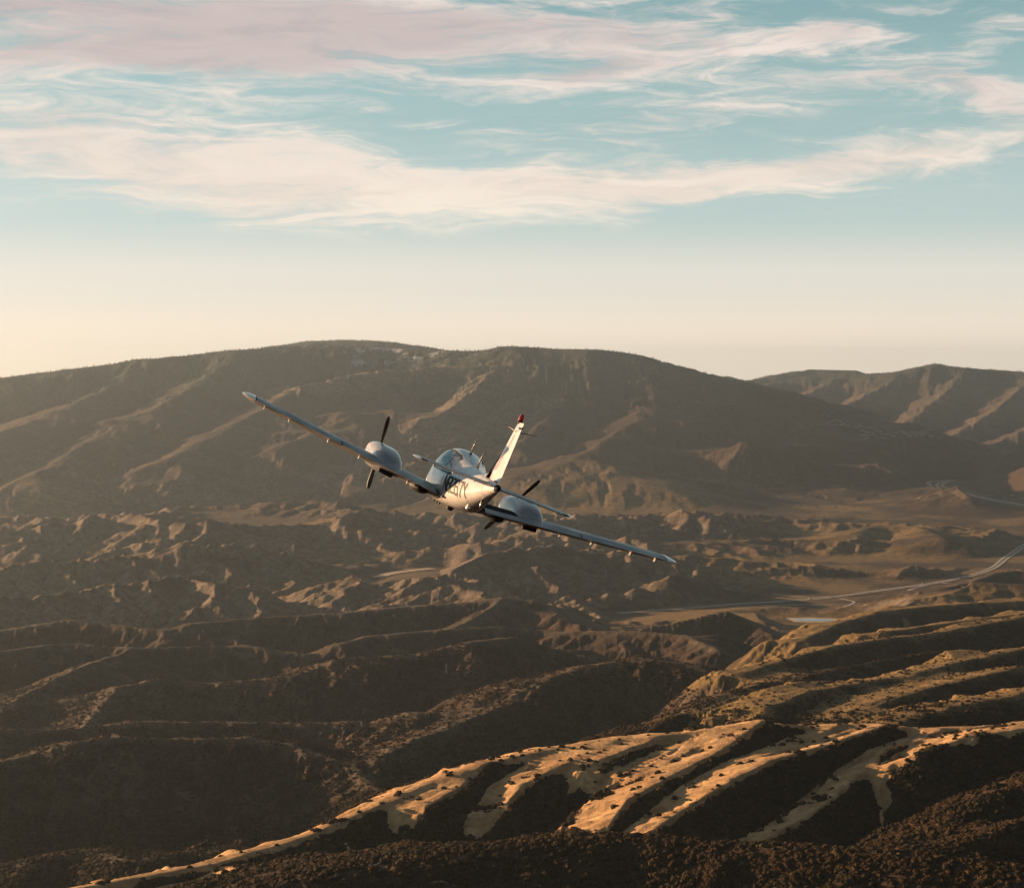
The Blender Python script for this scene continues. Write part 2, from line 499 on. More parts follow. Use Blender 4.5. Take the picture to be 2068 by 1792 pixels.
# oblique ridges, right
ridge([(2300, 1370, 3650), (2068, 1398, 3450), (1936, 1422, 3300), (1820, 1455, 3100), (1740, 1490, 2980)], 0.15, 30, 'green', 0.55)
ridge([(2300, 1270, 4500), (2068, 1309, 4250), (1916, 1340, 3950), (1833, 1363, 3800), (1709, 1381, 3650), (1638, 1394, 3500), (1564, 1424, 3330)], 0.15, 30, 'green', 0.55)
ridge([(2068, 1345, 3900), (1950, 1372, 3720), (1850, 1396, 3560), (1760, 1425, 3380), (1700, 1450, 3250)], 0.15, 30, 'green2', 0.55)
ridge([(1850, 1352, 4050), (1800, 1366, 3950), (1667, 1374, 3850), (1543, 1375, 3750), (1444, 1402, 3550), (1370, 1440, 3350), (1303, 1482, 3150)], 0.42, 20, 'shrub')
ridge([(2300, 1210, 5400), (2068, 1245, 5150), (1916, 1274, 4850), (1812, 1286, 4700), (1688, 1303, 4500), (1585, 1331, 4300), (1498, 1357, 4150)], 0.15, 30, 'green2', 0.55)
ridge([(1900, 1310, 4400), (1780, 1330, 4250), (1680, 1350, 4080), (1600, 1372, 3930)], 0.42, 16, 'shrub')
ridge([(2300, 1200, 6400), (2068, 1213, 6200), (1978, 1216, 6100), (1874, 1224, 5950), (1779, 1234, 5800), (1700, 1257, 5600), (1626, 1290, 5350)], 0.15, 30, 'green', 0.55)
ridge([(2200, 1222, 5700), (2000, 1246, 5500), (1880, 1262, 5300), (1790, 1275, 5150)], 0.15, 30, 'green', 0.55)
# low hills of the right-hand plain
ridge([(1900, 1175, 8900), (2000, 1157, 9250), (2068, 1148, 9400), (2200, 1150, 9400)], 0.30, 25, 'hill')
ridge([(1800, 1193, 7900), (1870, 1180, 8000), (1960, 1172, 8100), (2068, 1180, 8100)], 0.28, 25, 'hill')
ridge([(1640, 1195, 7600), (1700, 1187, 7700), (1780, 1198, 7500)], 0.25, 20, 'hill')
ridge([(1700, 1000, 15200), (1790, 968, 17000), (1860, 974, 16600), (1960, 1000, 15200)], 0.22, 60, 'hill')
ridge([(1720, 1075, 11600), (1770, 1060, 12050), (1850, 1062, 12000), (1900, 1085, 11300)], 0.22, 35, 'hill')
ridge([(1095, 938, 15100), (1140, 928, 15200), (1200, 928, 15100), (1240, 940, 14900)], 0.18, 50, 'hill')
ridge([(1950, 985, 14500), (2068, 940, 15500), (2250, 900, 16500)], 0.25, 60, 'hill')
# the big mountain and its spurs
ridge([(-500, 830, 17000), (-200, 800, 18000), (0, 762, 18500), (150, 745, 19000), (300, 725, 19500), (480, 706, 20000), (640, 695, 20500), (800, 703, 20500), (950, 708, 20000),
       (1030, 698, 20000), (1190, 708, 19800), (1290, 728, 19500), (1380, 755, 19200), (1480, 800, 18600), (1600, 850, 18000), (1700, 890, 17600), (1800, 925, 17200), (1900, 946, 17000)], 0.26, 220, 'mount')
ridge([(600, 782, 18000), (680, 758, 18600), (760, 745, 18900), (880, 736, 19100), (1010, 740, 19000), (950, 790, 17800), (880, 850, 16700), (810, 905, 15700), (700, 965, 14800)], 0.26, 30, 'spur', 0.6)
ridge([(1068, 793, 18000), (1000, 840, 17100), (930, 880, 16300), (850, 930, 15300)], 0.26, 30, 'spur', 0.6)
ridge([(1190, 710, 19700), (1150, 790, 18200), (1100, 850, 17000), (1040, 900, 16000)], 0.26, 70, 'mount')
ridge([(1330, 750, 19200), (1300, 820, 17800), (1240, 880, 16500), (1180, 915, 15700)], 0.26, 80, 'mount')
ridge([(600, 782, 18000), (520, 830, 17000), (440, 870, 16200), (340, 925, 15000)], 0.28, 70, 'mount')
ridge([(300, 728, 19300), (230, 775, 18300), (120, 830, 17000), (0, 870, 16000), (-150, 920, 15000)], 0.28, 80, 'mount')
ridge([(480, 712, 19700), (400, 770, 18300), (300, 830, 17000), (180, 890, 15700), (60, 960, 14500)], 0.27, 80, 'mount')
ridge([(560, 900, 15600), (640, 870, 16200), (720, 872, 16200), (700, 830, 17000)], 0.25, 60, 'mount')
# mountains behind
ridge([(500, 708, 25000), (570, 696, 25000), (640, 687, 25000), (700, 685, 25000), (775, 688, 25000), (830, 703, 25000)], 0.25, 200, 'far')
ridge([(1380, 775, 27500), (1420, 765, 27500), (1470, 760, 28000), (1510, 768, 28000), (1570, 755, 28500), (1640, 745, 29000), (1720, 747, 29000)], 0.28, 150, 'far')
ridge([(1490, 795, 24500), (1560, 772, 25500), (1640, 757, 26000), (1720, 752, 26200), (1800, 752, 26200), (1890, 733, 26000), (1960, 742, 26000), (2068, 750, 26000), (2300, 760, 26000)], 0.26, 160, 'far')
ridge([(1850, 745, 25800), (1760, 790, 24300), (1690, 830, 23000), (1640, 862, 22300)], 0.24, 50, 'farspur', 0.5)
ridge([(1720, 755, 26000), (1640, 790, 24800), (1580, 812, 24000), (1560, 830, 23500)], 0.24, 50, 'farspur', 0.5)
ridge([(1960, 745, 25800), (1900, 800, 23800), (1850, 840, 22700), (1800, 870, 22000)], 0.24, 50, 'farspur', 0.5)
ridge([(2090, 760, 25500), (2020, 820, 23300), (1960, 860, 22200), (1880, 895, 21500)], 0.24, 50, 'farspur', 0.5)
ridge([(2300, 780, 25500), (2150, 840, 22500), (2068, 870, 21700), (1980, 905, 21000)], 0.24, 50, 'farspur', 0.5)


BAD_SCALE = 1.55


def base_floor(x, y):
    r = np.hypot(x, y)
    z = np.interp(r, [0, 900, 1500, 2000, 2400, 2800, 3300, 4200, 5200, 6500, 7600, 9000, 13200, 15500, 19000, 24000, 32000, 47000],
                  [300, 380, 430, 440, 380, 230, 180, 130, 95, 50, 12, 0, 2, 70, 160, 200, 150, 50])
    # outside the view the valley floor and the hills go on
    return z


def base_height(x, y):
    """floor + crests; evaluated on every second grid point"""
    r = np.hypot(x, y)
    z = base_floor(x, y)
    az = np.arctan2(x, y)
    n1 = fbm(x, y, 520, 4, 3)
    n2 = fbm(x, y, 1500, 4, 5)
    hills = sstep(2700, 3400, r) * (1 - sstep(6200, 7600, r))
    z = z + hills * 70 * n1
    z = z + BAD_SCALE * sample(BADLANDS, BX0, BY0, 14.0, x, y)
    far = sstep(14500, 17000, r)
    z = z + far * 120 * fbm(x, y, 3200, 4, 31)
    # off to the sides, rolling hills
    side = sstep(0.30, 0.42, np.abs(az))
    z = z + side * 130 * np.clip(fbm(x, y, 2400, 4, 41) + 0.2, 0, 2) * sstep(600, 3000, r)
    fac = 1 + 0.45 * fbm(x, y, 300, 3, 51) * (1 - sstep(9000, 14000, r)) + 0.45 * fbm(x, y, 1700, 3, 52) * sstep(9000, 14000, r)
    k = np.interp(r, [0, 2500, 6000, 14000, 20000], [6, 7, 18, 45, 80])
    dist = {}
    for pts, s, w, grp, s2 in RIDGES:
        P = np.array(pts)
        best = np.full(x.shape, -1e9); dmin = np.full(x.shape, 1e9)
        for a, b in zip(P[:-1], P[1:]):
            ab = b[:2] - a[:2]; L2 = float(ab @ ab)
            t = np.clip(((x - a[0]) * ab[0] + (y - a[1]) * ab[1]) / L2, 0, 1)
            ex = x - a[0] - t * ab[0]; ey = y - a[1] - t * ab[1]
            d = np.hypot(ex, ey)
            dd = d * fac
            ss = s
            if s2 != s:                 # the two flanks differ: s right of the line's direction, s2 left of it
                ss = s + (s2 - s) * (0.5 + 0.5 * (ab[0] * ey - ab[1] * ex) / (math.sqrt(L2) * (d + 1.0)))
            h = a[2] + t * (b[2] - a[2]) - ss * (np.sqrt(dd * dd + w * w) - w)
            if s2 != s:                 # past its shoulder the gentle flank drops away too
                h = h - 0.6 * np.maximum(d - w * SHOULDER.get(grp, 7), 0)
            best = np.maximum(best, h); dmin = np.minimum(dmin, d)
        q = np.maximum(k - np.abs(best - z), 0)
        z = np.maximum(z, best) + q * q / (4 * k)
        if grp:
            dist[grp] = np.minimum(dist.get(grp, 1e9), dmin)
    # folds on the flanks of the middle hills
    dc = np.minimum(np.minimum(dist['mid'], dist['dark']), np.minimum(dist['green'], np.minimum(dist['green2'], dist['shrub'])))
    fold = np.abs(fbm(x + 120 * n1, y, 430, 3, 47)) - 0.12
    z = z + sstep(2750, 3300, r) * (1 - sstep(6300, 7200, r)) * sstep(15, 140, dc) * 45 * np.clip(fold, -0.12, 0.35)
    return z, dist


def up2(a, shape):
    """bilinear upsampling of an every-second-point array along both grid axes"""
    nr, nc = shape
    r = np.arange(nr) / 2.0; c = np.arange(nc) / 2.0
    r0 = np.minimum(r.astype(int), a.shape[0] - 2); c0 = np.minimum(c.astype(int), a.shape[1] - 2)
    fr = (r - r0)[:, None]; fc = (c - c0)[None, :]
    t = a[r0] * (1 - fr) + a[r0 + 1] * fr
    return t[:, c0] * (1 - fc) + t[:, c0 + 1] * fc


ri = np.unique(np.append(np.arange(0, NR, 2), NR - 1)) if NR % 2 == 0 else np.arange(0, NR, 2)
hz, hd = base_height(X[::2, ::2], Y[::2, ::2])
Z = up2(hz, (NR, NC)).astype(np.float32)
DIST = {k_: up2(np.minimum(v_, 1e5), (NR, NC)).astype(np.float32) for k_, v_ in hd.items()}
BASE = Z.copy()


def grad_xy(H):
    dr = np.gradient(H, axis=0) / np.gradient(rows)[:, None]
    da = np.gradient(H, axis=1) / np.gradient(cols)[None, :] / RR
    sa, ca = np.sin(AZ), np.cos(AZ)
    return dr * sa + da * ca, dr * ca - da * sa


# streams cut the designed hills and the mountains as well
for (qx0, qx1, qy0, qy1, qd, its, kk, wl_, df) in ((-2000.0, 2050.0, 2850.0, 7100.0, 9.0, 16, 0.065, 70.0, 0.03), (-6600.0, 6900.0, 13200.0, 27500.0, 40.0, 14, 0.045, 320.0, 0.03)):
    gx_, gy_ = regular(qx0, qx1, qy0, qy1, qd)
    h0_, _d = base_height(gx_, gy_)
    h1_ = h0_ + 0.03 * wl_ * fbm(gx_, gy_, wl_, 3, 44)
    h1_ = drain_carve(h1_, qd, its, 0.0, kk, diff=df)
    edge = np.minimum(np.minimum(gx_ - qx0, qx1 - gx_), np.minimum(gy_ - qy0, qy1 - gy_))
    Z += sample((h1_ - h0_) * sstep(0, 40 * qd, edge), qx0, qy0, qd, X, Y).astype(np.float32)
BASE = Z.copy()
GX, GY = grad_xy(Z)
GX = GX.astype(np.float32); GY = GY.astype(np.float32)
# gullies: (rows from..to, first wavelength, depth, octaves)
BANDS = [(1300, 3500, 110.0, 9.0, 3), (2900, 7600, 120.0, 12.0, 4), (6600, 14800, 160.0, 9.0, 3), (12800, 47000, 600.0, 40.0, 4)]
for bi, (ra, rb, wl, amp, octv) in enumerate(BANDS):
    i0, i1 = np.searchsorted(rows, ra), min(NR, np.searchsorted(rows, rb))
    sl = slice(i0, i1)
    xs, ys, gx, gy = X[sl], Y[sl], GX[sl], GY[sl]
    r = RR[sl]
    lo = sstep(ra, BANDS[bi - 1][1], r) if bi > 0 else 1.0
    hi = 1 - sstep(BANDS[bi + 1][0], rb, r) if bi < len(BANDS) - 1 else 1.0
    wgt = lo * hi
    sl_mag = np.hypot(gx, gy) + 1e-6
    ref = 0.30
    dx = gy / ref; dy = -gx / ref
    mag = np.hypot(dx, dy) + 1e-6
    cl = np.minimum(mag, 1.3) / mag
    dx = dx * cl; dy = dy * cl
    hx = np.zeros_like(dx); hy = np.zeros_like(dx); acc = np.zeros_like(dx)
    f = 1.0 / wl; a = 1.0
    wob = 0.25 * wl
    xw = xs + wob * fbm(xs, ys, wl * 1.7, 2, 71 + bi); yw = ys + wob * fbm(xs, ys, wl * 1.7, 2, 77 + bi)
    for o in range(octv):
        e, ex, ey = erosion(xw * f, yw * f, dx + hy * 1.1, dy - hx * 1.1, 101 + 13 * bi + o)
        acc = acc + a * e
        hx = hx + a * ex * (1.0 if o == 0 else 2.0 ** o * 0.5); hy = hy + a * ey * (1.0 if o == 0 else 2.0 ** o * 0.5)
        m2 = np.hypot(hx, hy) + 1e-6; c2 = np.minimum(m2, 2.0) / m2
        hx = hx * c2; hy = hy * c2
        a *= 0.55; f *= 2.0
    env = sstep(0.03, 0.30, sl_mag)
    Z[sl] = Z[sl] + (wgt * env * amp * (acc - 0.7) * 0.5).astype(np.float32)
# small-scale ground roughness
Z += (0.9 * fbm(X, Y, 26, 3, 61) * sstep(900, 1500, RR) * (1 - sstep(4000, 6000, RR))).astype(np.float32)
Z += (2.5 * fbm(X, Y, 160, 4, 62) * sstep(2800, 4000, RR) * sstep(0.02, 0.12, np.hypot(GX, GY))).astype(np.float32)

# graded corridors: the ground is level along the roads and nothing stands between them and the valley's near hills
def plain_at(px, py, z=0.0):
    a, s = pix_dir(px, py)
    r = (z - CAM_Z) / s
    return (r * math.sin(a), r * math.cos(a))


FREEWAY = [(1250, 1238), (1363, 1230), (1483, 1220), (1568, 1215), (1677, 1206), (1793, 1190), (1875, 1179), (1953, 1164), (2004, 1147), (2032, 1126), (2068, 1102), (2120, 1070)]
FAR_BEND = [(1925, 969), (1909, 973), (1897, 980), (1909, 987), (1940, 995), (1977, 1004), (2011, 1011), (2045, 1017), (2100, 1026)]
RESERVOIR = [(1596, 1252), (1650, 1252), (1695, 1253)]
WASH = [(760, 1166), (790, 1158), (841, 1151), (875, 1148)]
for line, wid, up_, az_min in ((FREEWAY, 90.0, 0.080, 0.03), (FAR_BEND, 220.0, 0.045, 0.0), (RESERVOIR, 130.0, 0.10, 0.0), (WASH, 90.0, 0.085, -1.0)):
    P_ = np.array([plain_at(*q) for q in line])
    azl = np.arctan2(P_[:, 0], P_[:, 1]); rl = np.hypot(P_[:, 0], P_[:, 1])
    d_ = np.full(Z.shape, 1e9, np.float32)
    i0, i1 = np.searchsorted(rows, rl.min() - 1500), np.searchsorted(rows, rl.max() + 1500)
    c0, c1 = np.searchsorted(cols, azl.min() - 0.06), min(NC, np.searchsorted(cols, azl.max() + 0.06))
    xs, ys = X[i0:i1, c0:c1], Y[i0:i1, c0:c1]
    dd_ = np.full(xs.shape, 1e9)
    for a, b in zip(P_[:-1], P_[1:]):
        ab = b - a
        t = np.clip(((xs - a[0]) * ab[0] + (ys - a[1]) * ab[1]) / (ab @ ab), 0, 1)
        dd_ = np.minimum(dd_, np.hypot(xs - a[0] - t * ab[0], ys - a[1] - t * ab[1]))
    k_ = sstep(wid * 2.4, wid * 0.8, dd_)
    Z[i0:i1, c0:c1] = Z[i0:i1, c0:c1] * (1 - k_) + 0.5 * k_
    o_ = np.argsort(azl)
    rroad = np.interp(cols, azl[o_], rl[o_])
    out_ = np.maximum(np.maximum(azl.min() - cols, cols - azl.max()), 0)
    sel = np.nonzero(out_ < 0.08)[0]
    ahead = rroad[None, sel] - rows[:, None]
    lim = np.maximum(2.0, up_ * (ahead - wid)) + 0.45 * np.maximum(out_[None, sel] * rows[:, None] - 30.0, 0) + np.maximum(wid - ahead, 0) * 0.4 + np.maximum(ahead - 1900, 0) * 0.3
    Z[:, sel] = np.minimum(Z[:, sel], lim)

# ------------------------------------------------------------------ terrain: what covers it (ground cover, with crest light and sunlit flanks painted in)
GX2, GY2 = grad_xy(Z)
SL = np.hypot(GX2, GY2)
nA = fbm(X, Y, 90, 4, 81)
nB = fbm(X, Y, 420, 4, 82)
nC = fbm(X, Y, 1600, 4, 83)
far1e5 = np.full(Z.shape, 1e5, np.float32)
dg = np.minimum(DIST['gold'], DIST['goldlow'] * 1.6)
dg = np.minimum(dg, DIST['goldmid'] * 1.3)
gold = sstep(78, 50, dg + 44 * nA + 24 * nB + 34 * fbm(X, Y, 30, 3, 84)) * (1 - sstep(3100, 3400, RR))
gold = np.maximum(gold, 0.9 * sstep(0.36, 0.5, nA + 0.4 * nB) * (1 - sstep(2300, 2500, RR)) * sstep(1700, 1850, RR) * 0.7)
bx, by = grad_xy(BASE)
sunward = bx * 0.95 - by * 0.30
green = sstep(190, 105, np.minimum(DIST['green'], DIST['green2'] * 1.4) + 80 * nA + 70 * nB) * sstep(2850, 3050, RR) * sstep(-0.30, -0.06, sunward + 0.16 * nA)  # same limit to sun-facing sides: lit flanks made paler by colour
# light and shade put into the cover: pale grass sunward, dark brush away
gold = gold * sstep(-0.34, -0.10, sunward + 0.15 * nA)
rim_light = sstep(44, 12, np.minimum(DIST['mid'], DIST['dark']) + 34 * nA) * 0.85  # painted light: paler cover along the crests of the middle ridges
plain = sstep(0.10, 0.03, SL) * sstep(7000, 8000, RR) * (1 - sstep(17500, 20000, RR))
grassy = sstep(0.02, 0.30, nC + 0.35 * nB + 0.1) * sstep(6500, 7500, RR) * (1 - sstep(13500, 16000, RR))
green = np.maximum(green, 0.85 * np.maximum(plain * sstep(-0.2, 0.25, nB), grassy * sstep(0.5, 0.2, SL)))
dry_and_rim = np.maximum(plain * 0.25, sstep(0.05, 0.35, nB + 0.4 * nA) * 0.30 * sstep(3000, 3400, RR) * (1 - sstep(6500, 7500, RR)))
dry_and_rim = np.maximum(dry_and_rim, rim_light)
bare = sstep(0.24, 0.50, SL + 0.16 * nA + 0.10 * nB) * sstep(6600, 7600, RR) * (1 - sstep(14000, 16500, RR))
bare = np.maximum(bare, 0.45 * sstep(0.15, 0.45, nA + 0.6 * nB) * sstep(0.25, 0.4, SL) * sstep(3000, 3500, RR) * (1 - sstep(6500, 7600, RR)))
spur = sstep(380, 110, DIST['spur'] + 160 * nB + 140 * nC) * 1.0  # pale tint painted along the mountain spurs so they read as sunlit
fsp = sstep(420, 100, DIST['farspur'] + 200 * nB) * 0.6
bare = np.maximum(bare, np.maximum(spur, fsp))
forest = sstep(15000, 17500, RR) * sstep(620, 900, Z + 160 * nC + 90 * nB)
bare = bare * (1 - 0.9 * forest * (spur < 0.2))
bear = np.degrees(AZ)
snow = sstep(980, 1060, Z + 40 * nC) * sstep(0.24, 0.42, nB + 0.8 * nA) * sstep(-7.0, -5.0, bear) * (1 - sstep(-1.8, -0.5, bear)) * (RR > 18500) * (RR < 21500)


def build_terrain():
    n = NR * NC
    co = np.empty((n + 1, 3), np.float32)
    co[:n, 0] = X.ravel(); co[:n, 1] = Y.ravel(); co[:n, 2] = Z.ravel()
    co[n] = (0, 0, float(Z[0].mean()))
    i = np.arange(NR - 1)[:, None]; j = np.arange(NC)[None, :]
    jn = (j + 1) % NC
    q = np.stack([i * NC + j, i * NC + jn, (i + 1) * NC + jn, (i + 1) * NC + j], -1).reshape(-1, 4)
    jj = np.arange(NC)
    fan = np.stack([np.full(NC, n), (jj + 1) % NC, jj], -1)
    loops = np.concatenate([q.ravel(), fan.ravel()]).astype(np.int32)
    nq, nt = len(q), len(fan)
    starts = np.concatenate([np.arange(nq) * 4, nq * 4 + np.arange(nt) * 3]).astype(np.int32)
    me = bpy.data.meshes.new('terrain')
    me.vertices.add(n + 1)
    me.vertices.foreach_set('co', co.ravel())
    me.loops.add(len(loops))
    me.loops.foreach_set('vertex_index', loops)
    me.polygons.add(nq + nt)
    me.polygons.foreach_set('loop_start', starts)
    me.update(calc_edges=True)
    me.polygons.foreach_set('use_smooth', np.ones(nq + nt, bool))
    for nm, arrs in (('cover', (gold, green, bare, snow)), ('cover2', (dry_and_rim, forest, forest * 0, forest * 0))):
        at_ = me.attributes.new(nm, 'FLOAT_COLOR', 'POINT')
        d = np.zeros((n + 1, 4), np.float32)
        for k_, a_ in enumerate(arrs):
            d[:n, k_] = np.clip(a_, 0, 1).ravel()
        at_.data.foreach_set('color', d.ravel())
    o = bpy.data.objects.new('terrain', me)
    COL.objects.link(o)
    o['kind'] = 'structure'
    m, T = new_mat('hill_ground')
    out = T.n('ShaderNodeOutputMaterial')
    bs = T.n('ShaderNodeBsdfPrincipled')
    geo = T.n('ShaderNodeNewGeometry')
    P = geo.outputs['Position']
    a1 = T.n('ShaderNodeAttribute', attribute_name='cover')
    a2 = T.n('ShaderNodeAttribute', attribute_name='cover2')
    s1 = T.n('ShaderNodeSeparateColor'); T.put(s1.inputs[0], a1.outputs['Color'])
    s2 = T.n('ShaderNodeSeparateColor'); T.put(s2.inputs[0], a2.outputs['Color'])
    n_big = T.noise(P, 1 / 260.0, 6, 0.6)
    n_mid = T.noise(P, 1 / 38.0, 6, 0.62)
    n_fine = T.noise(P, 1 / 9.0, 4, 0.65)
    n_brush = T.rng(n_fine, 0.42, 0.60)
    # chaparral: dark olive brush over brown soil
    chap = T.mix(T.m('ADD', T.m('MULTIPLY', T.rng(n_mid, 0.40, 0.62), 0.5), T.m('MULTIPLY', n_brush, 0.5)), c4(0.017, 0.0098, 0.0058), c4(0.055, 0.030, 0.016))
    chap = T.mix(T.rng(n_big, 0.52, 0.68, 0, 0.55), chap, c4(0.088, 0.053, 0.034))
    col = T.mix(s2.outputs[1], chap, T.mix(T.rng(n_mid, 0.4, 0.6), c4(0.028, 0.034, 0.022), c4(0.05, 0.05, 0.034)))
    dry = T.mix(T.rng(n_mid, 0.35, 0.65), c4(0.050, 0.036, 0.023), c4(0.085, 0.062, 0.040))  # dry grass; the same tint paints the lit crests
    col = T.mix(s2.outputs[0], col, dry)
    soil = T.mix(T.rng(n_mid, 0.35, 0.65), c4(0.085, 0.062, 0.043), c4(0.165, 0.125, 0.088))  # bare soil; the same tint paints the sunlit spurs
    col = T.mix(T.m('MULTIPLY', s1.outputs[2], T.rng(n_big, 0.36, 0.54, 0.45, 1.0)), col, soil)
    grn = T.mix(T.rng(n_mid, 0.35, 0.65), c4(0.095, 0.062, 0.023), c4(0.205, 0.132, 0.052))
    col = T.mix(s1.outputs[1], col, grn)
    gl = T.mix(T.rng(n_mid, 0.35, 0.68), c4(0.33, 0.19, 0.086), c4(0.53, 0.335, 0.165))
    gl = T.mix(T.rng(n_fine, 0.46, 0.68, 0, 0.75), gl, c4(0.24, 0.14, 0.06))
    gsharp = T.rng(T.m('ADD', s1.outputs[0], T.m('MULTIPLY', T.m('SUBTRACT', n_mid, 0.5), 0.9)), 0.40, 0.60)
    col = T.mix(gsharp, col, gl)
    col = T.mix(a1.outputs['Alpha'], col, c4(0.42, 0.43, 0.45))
    T.put(bs.inputs['Base Color'], col)
    bs.inputs['Roughness'].default_value = 0.95
    bs.inputs['Specular IOR Level'].default_value = 0.15
    # relief finer than the mesh: brush and tussocks
    b1 = T.n('ShaderNodeBump'); b1.inputs['Distance'].default_value = 5.0
    T.put(b1.inputs['Strength'], T.m('SUBTRACT', 1.0, T.m('MULTIPLY', gsharp, 0.55)))
    T.put(b1.inputs['Height'], T.noise(P, 1 / 22.0, 5, 0.65))
    b2 = T.n('ShaderNodeBump'); b2.inputs['Distance'].default_value = 1.3
    b2.inputs['Strength'].default_value = 0.8
    T.put(b2.inputs['Height'], T.noise(P, 1 / 4.5, 4, 0.7))
    T.put(b2.inputs['Normal'], b1.outputs[0])
    T.put(bs.inputs['Normal'], b2.outputs[0])
    T.put(out.inputs[0], bs.outputs[0])
    me.materials.append(m)
    return o


terrain = build_terrain()

# sight-line lookup on the terrain, used to stand things where the photograph shows them
SLOPE = (Z - CAM_Z) / RR
i_dense0 = int(np.searchsorted(cols, R_(-17.0)))


def height_at(x, y):
    r = math.hypot(x, y); a = math.atan2(x, y)
    c = float(np.interp(a, cols, np.arange(NC))); k = float(np.interp(math.log(max(r, 121)), np.log(rows), np.arange(NR)))
    c0 = min(int(c), NC - 2); k0 = min(int(k), NR - 2)
    fc, fk = c - c0, k - k0
    return float((Z[k0, c0] * (1 - fc) + Z[k0, c0 + 1] * fc) * (1 - fk) + (Z[k0 + 1, c0] * (1 - fc) + Z[k0 + 1, c0 + 1] * fc) * fk)


def ground_at(px, py):
    a, s = pix_dir(px, py)
    c = int(round(float(np.interp(a, cols, np.arange(NC)))))
    m_ = np.maximum.accumulate(SLOPE[20:, c])
    k = int(np.searchsorted(m_, s)) + 20
    k = min(max(k, 1), NR - 1)
    r = rows[k]
    return (r * math.sin(a), r * math.cos(a), float(Z[k, c]))


# ------------------------------------------------------------------ haze
def build_haze():
    lo, hi = float(Z.min()) - 1.5, max(float(Z.max()), CAM_Z) + 60.0
    h = 46500.0
    v = [(-h, -h, lo), (h, -h, lo), (h, h, lo), (-h, h, lo), (-h, -h, hi), (h, -h, hi), (h, h, hi), (-h, h, hi)]
    f = [(0, 3, 2, 1), (4, 5, 6, 7), (0, 1, 5, 4), (1, 2, 6, 5), (2, 3, 7, 6), (3, 0, 4, 7)]
    o = mesh_obj('haze', v, f)
    m, T = new_mat('haze_air')
    out = T.n('ShaderNodeOutputMaterial')
    pv = T.n('ShaderNodeVolumePrincipled')
    pv.inputs['Color'].default_value = HAZE_COLOR
    pv.inputs['Density'].default_value = HAZE_DENSITY
    pv.inputs['Anisotropy'].default_value = 0.68
    T.put(out.inputs['Volume'], pv.outputs[0])
    o.data.materials.append(m)
    o['kind'] = 'stuff'


HAZE_COLOR = c4(0.62, 0.76, 0.88)
build_haze()

# ------------------------------------------------------------------ highways, tracks, water
def smooth_line(pts, step):
    P = [np.array(p, float) for p in pts]
    out = []
    for i in range(len(P) - 1):
        p0, p1, p2, p3 = P[max(i - 1, 0)], P[i], P[i + 1], P[min(i + 2, len(P) - 1)]
        n = max(2, int(np.linalg.norm(p2 - p1) / step))
        for k in range(n):
            t = k / n
            out.append(0.5 * ((2 * p1) + (-p0 + p2) * t + (2 * p0 - 5 * p1 + 4 * p2 - p3) * t * t + (-p0 + 3 * p1 - 3 * p2 + p3) * t ** 3))
    out.append(P[-1])
    return np.array(out)


def ribbon(name, line, width, mat, lift=1.2, offset=0.0):
    """strip laid on the ground along a line of (x, y) points"""
    L = np.array(line)
    d = np.gradient(L, axis=0); d /= np.linalg.norm(d, axis=1)[:, None] + 1e-9
    nrm = np.stack([-d[:, 1], d[:, 0]], 1)
    offs = np.array([-0.5, -0.17, 0.17, 0.5]) * width + offset
    zc = np.array([max(height_at(*(p + n_ * o_)) for o_ in offs) for p, n_ in zip(L, nrm)])
    zc = np.convolve(np.pad(zc, 2, mode='edge'), np.ones(5) / 5, 'valid')
    v, f = [], []
    for i, (p, n_) in enumerate(zip(L, nrm)):
        for o_ in (-0.5, 0.5):
            q = p + n_ * (o_ * width + offset)
            v.append((q[0], q[1], max(zc[i], height_at(*q)) + lift))
        if i:
            f.append((2 * i - 2, 2 * i - 1, 2 * i + 1, 2 * i))
    o = mesh_obj(name, v, f, mat, smooth=True)
    o['kind'] = 'structure'
    return o, np.c_[L, zc + lift], nrm


def simple_mat(name, col, rough=0.9, var=0.25, scale=0.05, metal=0.0, spec=0.3):
    m, T = new_mat(name)
    out = T.n('ShaderNodeOutputMaterial'); bs = T.n('ShaderNodeBsdfPrincipled')
    geo = T.n('ShaderNodeTexCoord')
    nz = T.noise(geo.outputs['Object'], scale, 4, 0.6)
    k = T.rng(nz, 0.3, 0.7, 1 - var, 1 + var)
    cc = T.n('ShaderNodeCombineXYZ')
    for i in range(3):
        T.put(cc.inputs[i], T.m('MULTIPLY', k, col[i]))
    T.put(bs.inputs['Base Color'], cc.outputs[0])
    bs.inputs['Roughness'].default_value = rough
    bs.inputs['Metallic'].default_value = metal
    bs.inputs['Specular IOR Level'].default_value = spec
    T.put(out.inputs[0], bs.outputs[0])
    return m


M_ROAD = simple_mat('worn_concrete', (0.32, 0.29, 0.26), 0.8, 0.2, 0.02)
M_ASPH = simple_mat('asphalt', (0.11, 0.10, 0.095), 0.85, 0.2, 0.02)
M_DIRT = simple_mat('pale_dirt', (0.38, 0.29, 0.20), 0.95, 0.25, 0.03)
M_MEDIAN = simple_mat('median_scrub', (0.09, 0.07, 0.045), 0.95, 0.3, 0.05)

